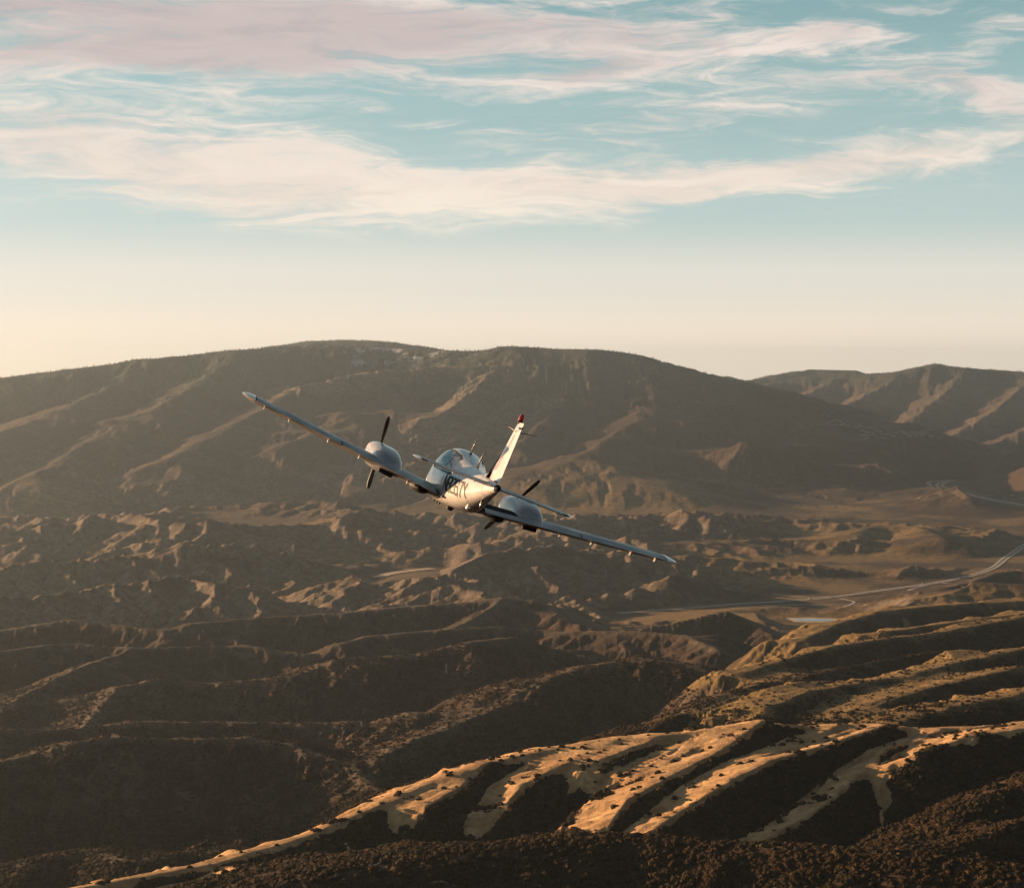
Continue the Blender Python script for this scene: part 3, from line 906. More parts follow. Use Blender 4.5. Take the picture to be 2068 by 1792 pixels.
fw = smooth_line([plain_at(*p) for p in FREEWAY], 25.0)
_, fw_line, fw_n = ribbon('highway', fw, 14.0, M_ROAD, 1.4, 13.0)
ribbon('highway', fw, 14.0, M_ROAD, 1.4, -13.0)
ribbon('highway_median', fw, 11.6, M_MEDIAN, 1.2, 0.0)
SIDE = [[(1483, 1224), (1602, 1222), (1704, 1222), (1800, 1225), (1850, 1226)],
        [(1700, 1236), (1718, 1222), (1725, 1216), (1712, 1212), (1697, 1208)],
        [(1875, 1181), (1845, 1188), (1834, 1194), (1845, 1199)]]
for s_ in SIDE:
    ribbon('frontage_road', smooth_line([plain_at(*p) for p in s_], 25.0), 12.0, M_ROAD, 1.1)
DIRT = [[(1830, 1198), (1865, 1205), (1909, 1211), (1957, 1218)], [(1900, 1176), (1990, 1190), (2068, 1196)],
        [(1560, 1200), (1620, 1205), (1690, 1204)]]
for s_ in DIRT:
    ribbon('dirt_road', smooth_line([plain_at(*p) for p in s_], 25.0), 14.0, M_DIRT, 1.0)
fb = smooth_line([plain_at(*p) for p in FAR_BEND], 60.0)
ribbon('highway', fb, 30.0, M_ROAD, 4.0, 24.0)
ribbon('highway', fb, 30.0, M_ROAD, 4.0, -24.0)
ribbon('dirt_road', smooth_line([plain_at(*p) for p in [(1905, 971), (1879, 973), (1877, 981), (1890, 990)]], 60.0), 40.0, M_DIRT, 4.0)
wash = smooth_line([plain_at(*p) for p in WASH], 40.0)
ribbon('dry_riverbed', wash, 60.0, M_DIRT, 2.0)

# reservoir: a bright strip of still water seen at a grazing angle
m_water, T_ = new_mat('still_water')
_o = T_.n('ShaderNodeOutputMaterial'); _b = T_.n('ShaderNodeBsdfPrincipled')
_b.inputs['Base Color'].default_value = c4(0.02, 0.03, 0.035); _b.inputs['Roughness'].default_value = 0.05
_b.inputs['IOR'].default_value = 1.33
_bp = T_.n('ShaderNodeBump'); _bp.inputs['Strength'].default_value = 0.03
T_.put(_bp.inputs['Height'], T_.noise(T_.n('ShaderNodeTexCoord').outputs['Object'], 0.3, 3))
T_.put(_b.inputs['Normal'], _bp.outputs[0]); T_.put(_o.inputs[0], _b.outputs[0])
pw = [plain_at(*p) for p in [(1598, 1250.0), (1640, 1249.4), (1690, 1251.2), (1693, 1254.5), (1660, 1254.5), (1612, 1253.4)]]
zw = max(height_at(*p) for p in pw) + 1.5
o = mesh_obj('reservoir', [(p[0], p[1], zw) for p in pw], [tuple(range(len(pw)))], m_water)
o['kind'] = 'structure'
o = mesh_obj('reservoir_bank', [(p[0] + dx, p[1] + dy, zw - 0.4) for p, (dx, dy) in zip(pw, [(-20, 30), (0, 40), (20, 30), (25, -40), (0, -45), (-20, -40)])], [tuple(range(len(pw)))], M_DIRT)
o['kind'] = 'structure'

# tracks on the golden ridge
for s_ in [[(640, 1692), (675, 1705), (705, 1722), (735, 1736), (770, 1739)]]:
    ribbon('dirt_track', smooth_line([ground_at(*p)[:2] for p in s_], 6.0), 4.0, M_DIRT, 0.5)


# ------------------------------------------------------------------ plants
def lumpy(bm, c, r, rs, sub=2, flat=0.8, amp=0.28):
    g = bmesh.ops.create_icosphere(bm, subdivisions=sub, radius=1.0)
    ph = rs.random(6) * 6.28
    for v in g['verts']:
        p = v.co
        k = 1 + amp * (math.sin(3.1 * p.x + ph[0]) * math.sin(2.7 * p.y + ph[1]) + 0.6 * math.sin(6.3 * p.z + ph[2] + 3 * p.x) + 0.5 * (rs.random() - 0.5) * 2)
        v.co = Vector((c[0] + p.x * r * k, c[1] + p.y * r * k, c[2] + p.z * r * k * flat))


M_LEAF = simple_mat('oak_leaves', (0.026, 0.020, 0.010), 0.9, 0.6, 4.0, 0.0, 0.1)
M_BARK = simple_mat('oak_bark', (0.07, 0.055, 0.04), 0.95, 0.3, 2.0)


def brush_mat():
    m, T = new_mat('brush_leaves')
    out = T.n('ShaderNodeOutputMaterial'); bs = T.n('ShaderNodeBsdfPrincipled')
    P = T.n('ShaderNodeNewGeometry').outputs['Position']
    leaf = T.rng(T.noise(P, 0.9, 3, 0.7), 0.35, 0.65)
    a = T.mix(T.rng(T.noise(P, 1 / 60.0, 4, 0.6), 0.4, 0.6), c4(0.052, 0.029, 0.013), c4(0.036, 0.026, 0.010))
    oi = T.n('ShaderNodeObjectInfo')
    a = T.mix(T.m('MULTIPLY', oi.outputs['Random'], 0.7), a, c4(0.024, 0.016, 0.008))
    a = T.mix(T.rng(oi.outputs['Random'], 0.93, 0.97), a, c4(0.085, 0.055, 0.028))
    col = T.mix(leaf, T.mix(1.0, a, c4(0.35, 0.35, 0.35), 'MULTIPLY'), T.mix(1.0, a, c4(1.25, 1.2, 1.1), 'MULTIPLY'))
    T.put(bs.inputs['Base Color'], col)
    bs.inputs['Roughness'].default_value = 0.95
    bs.inputs['Specular IOR Level'].default_value = 0.1
    bp = T.n('ShaderNodeBump'); bp.inputs['Strength'].default_value = 1.0; bp.inputs['Distance'].default_value = 0.9
    T.put(bp.inputs['Height'], T.noise(P, 0.8, 4, 0.75)); T.put(bs.inputs['Normal'], bp.outputs[0])
    T.put(out.inputs[0], bs.outputs[0])
    return m


M_BRUSH = brush_mat()
M_PINE = simple_mat('pine_needles', (0.022, 0.028, 0.018), 0.9, 0.4, 0.01)


def oak_meshes(k):
    rs = np.random.default_rng(300 + k)
    bm = bmesh.new()
    for i in range(15):
        a = rs.random() * 6.28; q = math.sqrt(rs.random())
        lumpy(bm, (q * 0.72 * math.cos(a), q * 0.72 * math.sin(a), 0.55 + 0.42 * (1 - q * q) * rs.random() + 0.12 * rs.random()),
              0.24 + 0.16 * rs.random(), rs, 1, 0.8, 0.3)
    crown = bpy.data.meshes.new('crown'); bm.to_mesh(crown); bm.free(); crown.materials.append(M_LEAF)
    bm = bmesh.new()
    def limb(a, b, r0, r1):
        a = Vector(a); b = Vector(b); d = (b - a).normalized(); s = d.orthogonal().normalized(); t = d.cross(s)
        r = [[bm.verts.new(p + (s * math.cos(q) + t * math.sin(q)) * rr) for q in np.linspace(0, 6.28, 7)[:-1]] for p, rr in ((a, r0), (b, r1))]
        for i in range(6):
            bm.faces.new((r[0][i], r[0][(i + 1) % 6], r[1][(i + 1) % 6], r[1][i]))
    limb((0, 0, -0.15), (0.03, 0.02, 0.35), 0.09, 0.06)
    for i in range(4):
        a = i * 1.57 + rs.random()
        limb((0.03, 0.02, 0.32), (0.45 * math.cos(a), 0.45 * math.sin(a), 0.62), 0.05, 0.02)
    trunk = bpy.data.meshes.new('trunk'); bm.to_mesh(trunk); bm.free(); trunk.materials.append(M_BARK)
    return crown, trunk


OAKS = [oak_meshes(k) for k in range(6)]
n_oak = 0


def plant_oak(x, y, r, label, group=None):
    global n_oak
    root = bpy.data.objects.new('oak_tree', None)
    root.empty_display_size = r
    root.location = (x, y, height_at(x, y))
    root.rotation_euler = (0, 0, random.random() * 6.28)
    root.scale = (r, r * random.uniform(0.85, 1.15), r * random.uniform(0.8, 1.05))
    COL.objects.link(root)
    tag(root, label, 'tree', group)
    cr, tr = OAKS[n_oak % len(OAKS)]
    for nm, me in (('crown', cr), ('trunk', tr)):
        o_ = bpy.data.objects.new(nm, me); COL.objects.link(o_); o_.parent = root
    n_oak += 1


# trees that the photograph lets one single out
SINGLES = [
    (992, 1539, 6.5, 'big dark oak alone on the skyline at the left end of the golden crest'),
    (1012, 1540, 5.0, 'lower dark oak close to the right of the lone skyline oak on the golden ridge'),
    (1135, 1510, 5.0, 'small dark oak on the golden crest halfway between lone oak and the crest thicket'),
    (772, 1628, 4.5, 'dark oak on the lower left golden crest casting a long shadow down the grass'),
    (832, 1612, 4.0, 'upper dark shrub oak in the round clump on the lit left golden slope'),
    (846, 1618, 4.0, 'lower dark shrub oak of the round clump on the lit left golden slope'),
    (1640, 1474, 4.5, 'lone dark tree standing in the pale grass saddle below the crest thicket'),
    (1742, 1472, 6.5, 'large round oak on the golden crest right of the grass saddle'),
    (1328, 1652, 6.5, 'large round oak at the foot of the brightest golden spur'),
    (1310, 1645, 5.0, 'smaller round oak left of the large one at the golden spur foot'),
    (1290, 1595, 5.0, 'dark oak on the lit flank halfway down the brightest golden spur'),
    (1805, 1510, 4.0, 'slender dark tree on the small bright spur below the right crest'),
]
for px, py, r, lab in SINGLES:
    g_ = ground_at(px, py)
    plant_oak(g_[0], g_[1], r, lab)

# woods: (box in the picture, number, radius, label, group)
WOODS = [
    ((1540, 1452, 1660, 1470), 22, 5.0, 'dark oak in the thicket on the golden ridge top', 'thicket on the golden ridge top'),
    ((1660, 1455, 1850, 1490), 26, 5.0, 'dark oak of the belt along the right crest', 'oak belt on the right crest'),
    ((900, 1570, 1010, 1640), 20, 4.5, 'dark oak in the hollow below the lone skyline oak', 'oaks in the hollow under the crest'),
    ((1150, 1540, 1300, 1620), 26, 4.6, 'dark oak in the gully left of the brightest golden spur', 'oaks left of the brightest spur'),
    ((1330, 1560, 1480, 1680), 34, 4.6, 'dark oak in the gully between the two long golden spurs', 'oaks between the long golden spurs'),
    ((1480, 1540, 1660, 1690), 38, 4.8, 'dark oak in the deep gully right of the second spur', 'oaks right of the second spur'),
    ((1660, 1500, 1850, 1620), 34, 4.8, 'dark oak in the gully below the right golden crest', 'oaks below the right crest'),
    ((1850, 1510, 2060, 1640), 40, 4.6, 'round dark oak on the brushy slope at the right edge', 'oaks on the right brushy slope'),
    ((1890, 1450, 2060, 1480), 20, 4.6, 'dark oak on the far side of the right golden crest', 'oaks behind the right crest'),
    ((560, 1660, 760, 1740), 24, 4.0, 'dark oak below the dirt track on the left slope', 'oaks by the dirt track'),
]
gi = None
for (x0, y0, x1, y1), num, r, lab, grp in WOODS:
    done = 0
    for _ in range(num * 12):
        if done >= num or n_oak >= 296:
            break
        px, py = random.uniform(x0, x1), random.uniform(y0, y1)
        g_ = ground_at(px, py)
        if math.hypot(g_[0], g_[1]) > 3300:
            continue
        a_ = math.atan2(g_[0], g_[1])
        c_ = int(np.interp(a_, cols, np.arange(NC))); k_ = int(np.searchsorted(rows, math.hypot(g_[0], g_[1])))
        if gold[min(k_, NR - 1), c_] > 0.45:
            continue
        q_ = random.uniform(0.65, 1.3)
        h_ = 'upper end' if py < y0 + (y1 - y0) / 3 else ('lower end' if py > y1 - (y1 - y0) / 3 else 'middle')
        plant_oak(g_[0], g_[1], r * q_, ('small ' if q_ < 0.87 else ('large ' if q_ > 1.1 else '')) + lab.replace('small ', '') + ', at its ' + h_, grp)
        done += 1


def scatter(name, pts, rad, mat, sub, flat, amp):
    """one mass of brush: a cloud of points, each grown into a lumpy bush by geometry nodes"""
    me = bpy.data.meshes.new(name)
    me.vertices.add(len(pts)); me.vertices.foreach_set('co', np.asarray(pts, np.float32).ravel())
    at_ = me.attributes.new('rad', 'FLOAT', 'POINT'); at_.data.foreach_set('value', np.asarray(rad, np.float32))
    o_ = bpy.data.objects.new(name, me); COL.objects.link(o_)
    o_['kind'] = 'stuff'
    ng = bpy.data.node_groups.new(name, 'GeometryNodeTree')
    ng.interface.new_socket('Geometry', in_out='INPUT', socket_type='NodeSocketGeometry')
    ng.interface.new_socket('Geometry', in_out='OUTPUT', socket_type='NodeSocketGeometry')
    N, Lk = ng.nodes, ng.links
    gi_, go_ = N.new('NodeGroupInput'), N.new('NodeGroupOutput')
    join = N.new('GeometryNodeJoinGeometry')
    pos = N.new('GeometryNodeInputPosition')
    for q, (ox, oy, oz, s) in enumerate(((0, 0, 0, 0.72), (0.55, 0.2, -0.1, 0.5), (-0.35, 0.5, -0.15, 0.48), (-0.2, -0.55, -0.05, 0.55), (0.3, -0.2, 0.35, 0.4))):
        ico = N.new('GeometryNodeMeshIcoSphere'); ico.inputs['Subdivisions'].default_value = sub
        nz = N.new('ShaderNodeTexNoise'); nz.noise_dimensions = '4D'; nz.inputs['W'].default_value = q * 3.7
        nz.inputs['Scale'].default_value = 2.3; nz.inputs['Detail'].default_value = 3.0; nz.inputs['Roughness'].default_value = 0.8
        Lk.new(pos.outputs[0], nz.inputs['Vector'])
        mr = N.new('ShaderNodeMapRange'); mr.inputs[1].default_value = 0.3; mr.inputs[2].default_value = 0.7
        mr.inputs[3].default_value = 1 - amp; mr.inputs[4].default_value = 1 + amp
        Lk.new(nz.outputs[0], mr.inputs[0])
        sc = N.new('ShaderNodeVectorMath'); sc.operation = 'SCALE'
        Lk.new(pos.outputs[0], sc.inputs[0]); Lk.new(mr.outputs[0], sc.inputs['Scale'])
        spn = N.new('GeometryNodeSetPosition'); Lk.new(ico.outputs['Mesh'], spn.inputs['Geometry']); Lk.new(sc.outputs[0], spn.inputs['Position'])
        tr = N.new('GeometryNodeTransform'); Lk.new(spn.outputs[0], tr.inputs['Geometry'])
        tr.inputs['Translation'].default_value = (ox, oy, oz * flat); tr.inputs['Scale'].default_value = (s, s, s * flat)
        Lk.new(tr.outputs[0], join.inputs[0])
    sp = join
    sm = N.new('GeometryNodeSetMaterial'); sm.inputs['Material'].default_value = mat
    Lk.new(sp.outputs[0], sm.inputs[0])
    iop = N.new('GeometryNodeInstanceOnPoints')
    Lk.new(gi_.outputs[0], iop.inputs['Points']); Lk.new(sm.outputs[0], iop.inputs['Instance'])
    rv = N.new('FunctionNodeRandomValue'); rv.data_type = 'FLOAT_VECTOR'
    rv.inputs[0].default_value = (-0.25, -0.25, 0); rv.inputs[1].default_value = (0.25, 0.25, 6.28)
    Lk.new(rv.outputs[0], iop.inputs['Rotation'])
    na = N.new('GeometryNodeInputNamedAttribute'); na.data_type = 'FLOAT'; na.inputs[0].default_value = 'rad'
    Lk.new(na.outputs[0], iop.inputs['Scale'])
    Lk.new(iop.outputs[0], go_.inputs[0])
    md = o_.modifiers.new('grow', 'NODES'); md.node_group = ng
    me.materials.append(mat)
    return o_


def visible_mask(tol):
    m_ = np.maximum.accumulate(np.where(RR > 500, SLOPE, -9), axis=0)
    return SLOPE >= m_ - tol / RR


VIS = visible_mask(7.0)


def brush_points(ra, rb, n, prob, size):
    i0, i1 = np.searchsorted(rows, ra), np.searchsorted(rows, rb)
    c0, c1 = np.searchsorted(cols, R_(-16.5)), np.searchsorted(cols, R_(16.5))
    sub = (slice(i0, i1), slice(c0, c1))
    dr = np.gradient(rows)[i0:i1, None]
    w = (prob[sub] * VIS[sub] * RR[sub] * dr).ravel()
    idx = rng.choice(w.size, n, p=w / w.sum())
    ii, jj = np.unravel_index(idx, (i1 - i0, c1 - c0))
    r = rows[i0 + ii] + (rng.random(n) - 0.5) * np.gradient(rows)[i0 + ii]
    a = cols[c0 + jj] + (rng.random(n) - 0.5) * np.gradient(cols)[c0 + jj]
    x, y = r * np.sin(a), r * np.cos(a)
    z = Z[i0 + ii, c0 + jj]
    s = size[0] + (size[1] - size[0]) * rng.random(n) ** 2.8
    return np.stack([x, y, z + 0.12 * s], 1), s


patch = 0.25 + 0.75 * sstep(-0.35, 0.15, fbm(X, Y, 34, 3, 91) + 0.5 * nA)
pn = (1 - sstep(0.15, 0.6, gold)) * patch * (1 - 0.93 * sstep(0.2, 0.7, green)) * (1 - 0.75 * rim_light) + 0.012 + 0.35 * sstep(0.30, 0.42, fbm(X, Y, 55, 3, 95))
p_near, s_near = brush_points(1650, 3350, 90000, pn, (0.8, 5.2))
p_mid, s_mid = brush_points(2900, 5200, 45000, pn * (1 - 0.6 * bare), (1.4, 4.2))
scatter('chaparral_brush', np.concatenate([p_near, p_mid]), np.concatenate([s_near, s_mid]), M_BRUSH, 2, 0.75, 0.55)

# far conifers: the ragged skyline of the high mountains
fi0 = np.searchsorted(rows, 17000)
pf, sf = brush_points(17000, 29000, 16000, forest * (Z > 650), (5.0, 11.0))


def conifers():
    v, f = [], []
    for (x, y, z), s in zip(pf, sf):
        b = len(v); h = s * random.uniform(1.6, 2.6); w = s * 0.45; a0 = random.random() * 2
        v.extend([(x + w * math.cos(a0 + q * 2.094), y + w * math.sin(a0 + q * 2.094), z - 2 - 0.12 * s) for q in range(3)] + [(x, y, z + h)])
        f.extend([(b, b + 1, b + 3), (b + 1, b + 2, b + 3), (b + 2, b, b + 3)])
    o_ = mesh_obj('conifer_forest', v, f, M_PINE)
    o_['kind'] = 'stuff'


conifers()

# ------------------------------------------------------------------ vehicles on the freeway
M_TRAILER = simple_mat('white_trailer', (0.62, 0.60, 0.57), 0.5, 0.1, 0.3)
M_CAB = simple_mat('cab_paint', (0.35, 0.09, 0.06), 0.4, 0.1, 0.3)
M_CAR = simple_mat('silver_car_paint', (0.45, 0.45, 0.46), 0.3, 0.1, 0.3)
M_CARD = simple_mat('dark_car_paint', (0.05, 0.055, 0.07), 0.3, 0.1, 0.3)
M_TYRE = simple_mat('tyre_rubber', (0.02, 0.02, 0.02), 0.9, 0.1, 1.0)
M_PANE = simple_mat('dark_pane', (0.02, 0.025, 0.03), 0.1, 0.1, 1.0)


def prism(name, prof, x0, x1, mat):
    """outline in the (along, up) plane, given thickness across"""
    n = len(prof)
    v = [(x0, a, b) for a, b in prof] + [(x1, a, b) for a, b in prof]
    f = [tuple(range(n)), tuple(range(n, 2 * n))[::-1]] + [(i, n + i, n + (i + 1) % n, (i + 1) % n) for i in range(n)]
    me = bpy.data.meshes.new(name); me.from_pydata(v, [], f); me.update(); me.materials.append(mat)
    bm = bmesh.new(); bm.from_mesh(me); bmesh.ops.recalc_face_normals(bm, faces=bm.faces); bm.to_mesh(me); bm.free()
    return me


def wheels_mesh(ys, x, r):
    bm = bmesh.new()
    for y in ys:
        for sx in (-x, x):
            bmesh.ops.create_cone(bm, cap_ends=True, segments=12, radius1=r, radius2=r, depth=0.35,
                                  matrix=Matrix.Translation((sx, y, r)) @ Matrix.Rotation(math.pi / 2, 4, 'Y'))
    me = bpy.data.meshes.new('wheels'); bm.to_mesh(me); bm.free(); me.materials.append(M_TYRE)
    return me


TRUCK = [('trailer', prism('trailer', [(-8, 1.1), (6, 1.1), (6, 4.1), (-8, 4.1)], -1.3, 1.3, M_TRAILER)),
         ('cab', prism('cab', [(6.4, 0.7), (9.6, 0.7), (9.6, 1.9), (8.7, 2.1), (8.3, 3.4), (6.4, 3.9)], -1.2, 1.2, M_CAB)),
         ('windscreen', prism('windscreen', [(8.73, 2.15), (8.76, 2.15), (8.38, 3.35), (8.35, 3.35)], -1.05, 1.05, M_PANE)),
         ('wheels', wheels_mesh((-7, -5.8, 5.0, 6.6, 8.8), 1.1, 0.52))]


def car_meshes(mat):
    return [('body', prism('body', [(-2.3, 0.35), (2.3, 0.35), (2.3, 0.8), (1.2, 0.95), (0.5, 1.48), (-1.2, 1.5), (-2.1, 1.0), (-2.3, 0.95)], -0.9, 0.9, mat)),
            ('windows', prism('windows', [(0.95, 0.98), (0.42, 1.40), (-1.15, 1.42), (-1.8, 1.0)], -0.915, 0.915, M_PANE)),
            ('wheels', wheels_mesh((-1.45, 1.45), 0.78, 0.33))]


def place_vehicle(name, parts, x, y, z, ang, label, cat, group):
    root = bpy.data.objects.new(name, None); COL.objects.link(root)
    root.location = (x, y, z); root.rotation_euler = (0, 0, ang)
    tag(root, label, cat, group)
    for nm, me in parts:
        o_ = bpy.data.objects.new(nm, me); COL.objects.link(o_); o_.parent = root
    return root


CARS = [car_meshes(M_TRAILER), car_meshes(M_CAR), car_meshes(M_CARD)]
# (bearing column in the picture, near or far carriageway, kind)
TRAFFIC = [(1545, 1, 'c'), (1597, -1, 'c'), (1636, 1, 't'), (1652, 1, 'c'), (1678, -1, 't'), (1688, 1, 'c'), (1722, -1, 'c'), (1768, 1, 'c'), (1800, -1, 'c'), (1868, 1, 't'), (1880, -1, 'c'),
           (1905, 1, 'c'), (1931, -1, 't'), (1952, 1, 'c'), (1972, -1, 'c'), (1995, 1, 'c'), (2014, -1, 'c'), (2034, 1, 't'), (2052, -1, 'c')]
fw_az = np.arctan2(fw_line[:, 0], fw_line[:, 1])
PLACE_T = {1636: 'where the freeway leaves the dark hill', 1678: 'just past where the ramp joins', 1868: 'above the interchange', 1931: 'at the start of the sweeping bend', 2034: 'near the right edge of the view'}
for i, (px, side, kd) in enumerate(TRAFFIC):
    a_ = pix_dir(px, 1180)[0]
    k = int(np.argmin(np.abs(fw_az - a_)))
    p, n_ = fw_line[k], fw_n[k]
    t_ = fw_line[min(k + 1, len(fw_line) - 1)] - fw_line[max(k - 1, 0)]
    ang = math.atan2(-t_[0], t_[1]) + (math.pi if side < 0 else 0)
    x, y = p[0] + n_[0] * 13 * side, p[1] + n_[1] * 13 * side
    if kd == 't':
        place_vehicle('freight_truck', TRUCK, x, y, p[2], ang, 'white trailer truck on the freeway ' + PLACE_T[px], 'truck', 'trucks on the valley freeway')
    else:
        c_ = i % 3
        place_vehicle('passenger_car', CARS[c_], x, y, p[2], ang, ('white', 'silver', 'dark')[c_] + ' car driving along the valley freeway', 'car', 'cars on the valley freeway')

# ------------------------------------------------------------------ pylons
M_STEEL = simple_mat('galvanised_steel', (0.30, 0.27, 0.24), 0.6, 0.2, 0.3, 0.4)


def bar(bm, a, b, r):
    a, b = Vector(a), Vector(b); d = (b - a).normalized(); u = d.orthogonal().normalized(); w = d.cross(u)
    q = [[bm.verts.new(p + u * (r * sx) + w * (r * sy)) for sx, sy in ((-1, -1), (1, -1), (1, 1), (-1, 1))] for p in (a, b)]
    for i in range(4):
        bm.faces.new((q[0][i], q[0][(i + 1) % 4], q[1][(i + 1) % 4], q[1][i]))


def pylon_meshes():
    bm = bmesh.new(); H = 44.0
    lv = [0, 9, 17, 24, 30, 35, 39, 42, 44]
    def half(z): return 4.2 * (1 - z / H) ** 1.1 + 0.5
    cs = [[(sx * half(z), sy * half(z), z) for sx, sy in ((-1, -1), (1, -1), (1, 1), (-1, 1))] for z in lv]
    for a, b in zip(cs[:-1], cs[1:]):
        for i in range(4):
            bar(bm, a[i], b[i], 0.28); bar(bm, a[i], b[(i + 1) % 4], 0.16); bar(bm, a[(i + 1) % 4], b[i], 0.16); bar(bm, b[i], b[(i + 1) % 4], 0.16)
    body = bpy.data.meshes.new('lattice_mast'); bm.to_mesh(body); bm.free(); body.materials.append(M_STEEL)
    arms = []
    for z, w in ((30, 8.5), (35, 7.5), (40, 6.5)):
        bm = bmesh.new()
        for s in (-1, 1):
            bar(bm, (s * 0.6, 0.6, z), (s * w, 0, z + 0.4), 0.2); bar(bm, (s * 0.6, -0.6, z), (s * w, 0, z + 0.4), 0.2); bar(bm, (s * 0.6, 0, z + 2.2), (s * w, 0, z + 0.4), 0.2)
            bar(bm, (s * w, 0, z + 0.4), (s * w, 0, z - 2.4), 0.18)
        me = bpy.data.meshes.new('cross_arm'); bm.to_mesh(me); bm.free(); me.materials.append(M_STEEL); arms.append(me)
    return body, arms


PY_BODY, PY_ARMS = pylon_meshes()
for px, py, sc, lab in [(1223, 1172, 0.9, 'pylon on the grassy knoll left of the freeway, leftmost of the pair there'), (1247, 1172, 0.75, 'pylon on the grassy knoll, right one of the pair there'),
                        (1409, 1157, 1.0, 'pylon on the sunlit bare ridge top in the badlands'), (1455, 1164, 1.15, 'tallest pylon, standing alone on the dark slope above the freeway'),
                        (1621, 1160, 0.8, 'small pylon on the low ridge in the middle of the plain'), (1851, 1156, 0.95, 'pylon on the tan hillock just above the freeway bend'),
                        (1272, 1263, 0.55, 'short pylon on the near dark ridge below the freeway'), (901, 1362, 0.6, 'pylon on the shaded slope of the dark middle ridge')]:
    g_ = ground_at(px, py)
    root = bpy.data.objects.new('power_pylon', None); COL.objects.link(root)
    root.location = (g_[0], g_[1], height_at(g_[0], g_[1]) - 0.5); root.rotation_euler = (0, 0, 0.5); root.scale = (sc, sc, sc)
    tag(root, lab, 'pylon', 'power pylons across the valley')
    for nm, me in [('lattice_mast', PY_BODY)] + [('cross_arm', m_) for m_ in PY_ARMS]:
        o_ = bpy.data.objects.new(nm, me); COL.objects.link(o_); o_.parent = root

# ------------------------------------------------------------------ houses
M_HWALL = simple_mat('pale_stucco', (0.26, 0.23, 0.19), 0.85, 0.3, 0.1)
M_HROOF = simple_mat('pale_roofing', (0.16, 0.14, 0.12), 0.8, 0.2, 0.1)


def house_meshes(w, d, h, rh):
    wall = bpy.data.meshes.new('wall')
    wall.from_pydata([(sx * w, sy * d, z) for z in (-2, h) for sx, sy in ((-1, -1), (1, -1), (1, 1), (-1, 1))] + [(-w, 0, h + rh - 0.1), (w, 0, h + rh - 0.1)], [],
                     [(0, 1, 5, 4), (1, 2, 6, 9, 5), (2, 3, 7, 6), (3, 0, 4, 8, 7)])
    wall.materials.append(M_HWALL)
    roof = bpy.data.meshes.new('roof')
    e = 0.6
    roof.from_pydata([(-w - e, -d - e, h - 0.2), (w + e, -d - e, h - 0.2), (w + e, 0, h + rh), (-w - e, 0, h + rh), (w + e, d + e, h - 0.2), (-w - e, d + e, h - 0.2),
                      (-w - e, -d - e, h - 0.5), (w + e, -d - e, h - 0.5), (w + e, 0, h + rh - 0.3), (-w - e, 0, h + rh - 0.3), (w + e, d + e, h - 0.5), (-w - e, d + e, h - 0.5)], [],
                     [(0, 1, 2, 3), (3, 2, 4, 5), (9, 8, 7, 6), (11, 10, 8, 9), (0, 6, 7, 1), (5, 4, 10, 11), (0, 3, 9, 6), (3, 5, 11, 9), (1, 7, 8, 2), (2, 8, 10, 4)])
    roof.materials.append(M_HROOF)
    return wall, roof


HOUSES = [house_meshes(7, 5, 3.5, 2.4), house_meshes(11, 6, 4.2, 2.6), house_meshes(18, 9, 6, 3)]


def place_house(px, py, k, label, group, s=1.0):
    g_ = ground_at(px, py)
    root = bpy.data.objects.new('house', None); COL.objects.link(root)
    root.location = (g_[0], g_[1], height_at(g_[0], g_[1])); root.rotation_euler = (0, 0, random.uniform(-0.6, 0.6)); root.scale = (s, s, s)
    tag(root, label, 'house', group)
    for nm, me in zip(('wall', 'roof'), HOUSES[k]):
        o_ = bpy.data.objects.new(nm, me); COL.objects.link(o_); o_.parent = root


for i in range(16):
    place_house(random.uniform(2020, 2068), random.uniform(1000, 1012), random.choice((1, 2, 2)), 'pale building in the settlement beside the far freeway bend', 'settlement by the far freeway bend')
for i in range(9):
    place_house(1463 + i * 4.6, 1189 + random.uniform(0, 3), random.choice((0, 1)), 'small pale farm building in the row at the foot of the badlands', 'farm buildings under the badlands')
for i in range(46):
    q = random.random()
    place_house(1640 + 150 * q + random.uniform(-12, 12), 858 + 8 * q + random.uniform(-4, 4), random.choice((1, 2)), 'tiny pale house in the upper strip of the far town', 'upper strip of the far town', 1.1)
for i in range(60):
    q = random.random()
    place_house(1740 + 150 * q, 872 + 16 * random.random(), random.choice((1, 2, 2)), 'tiny pale house in the valley floor of the far town', 'valley floor of the far town', 1.1)

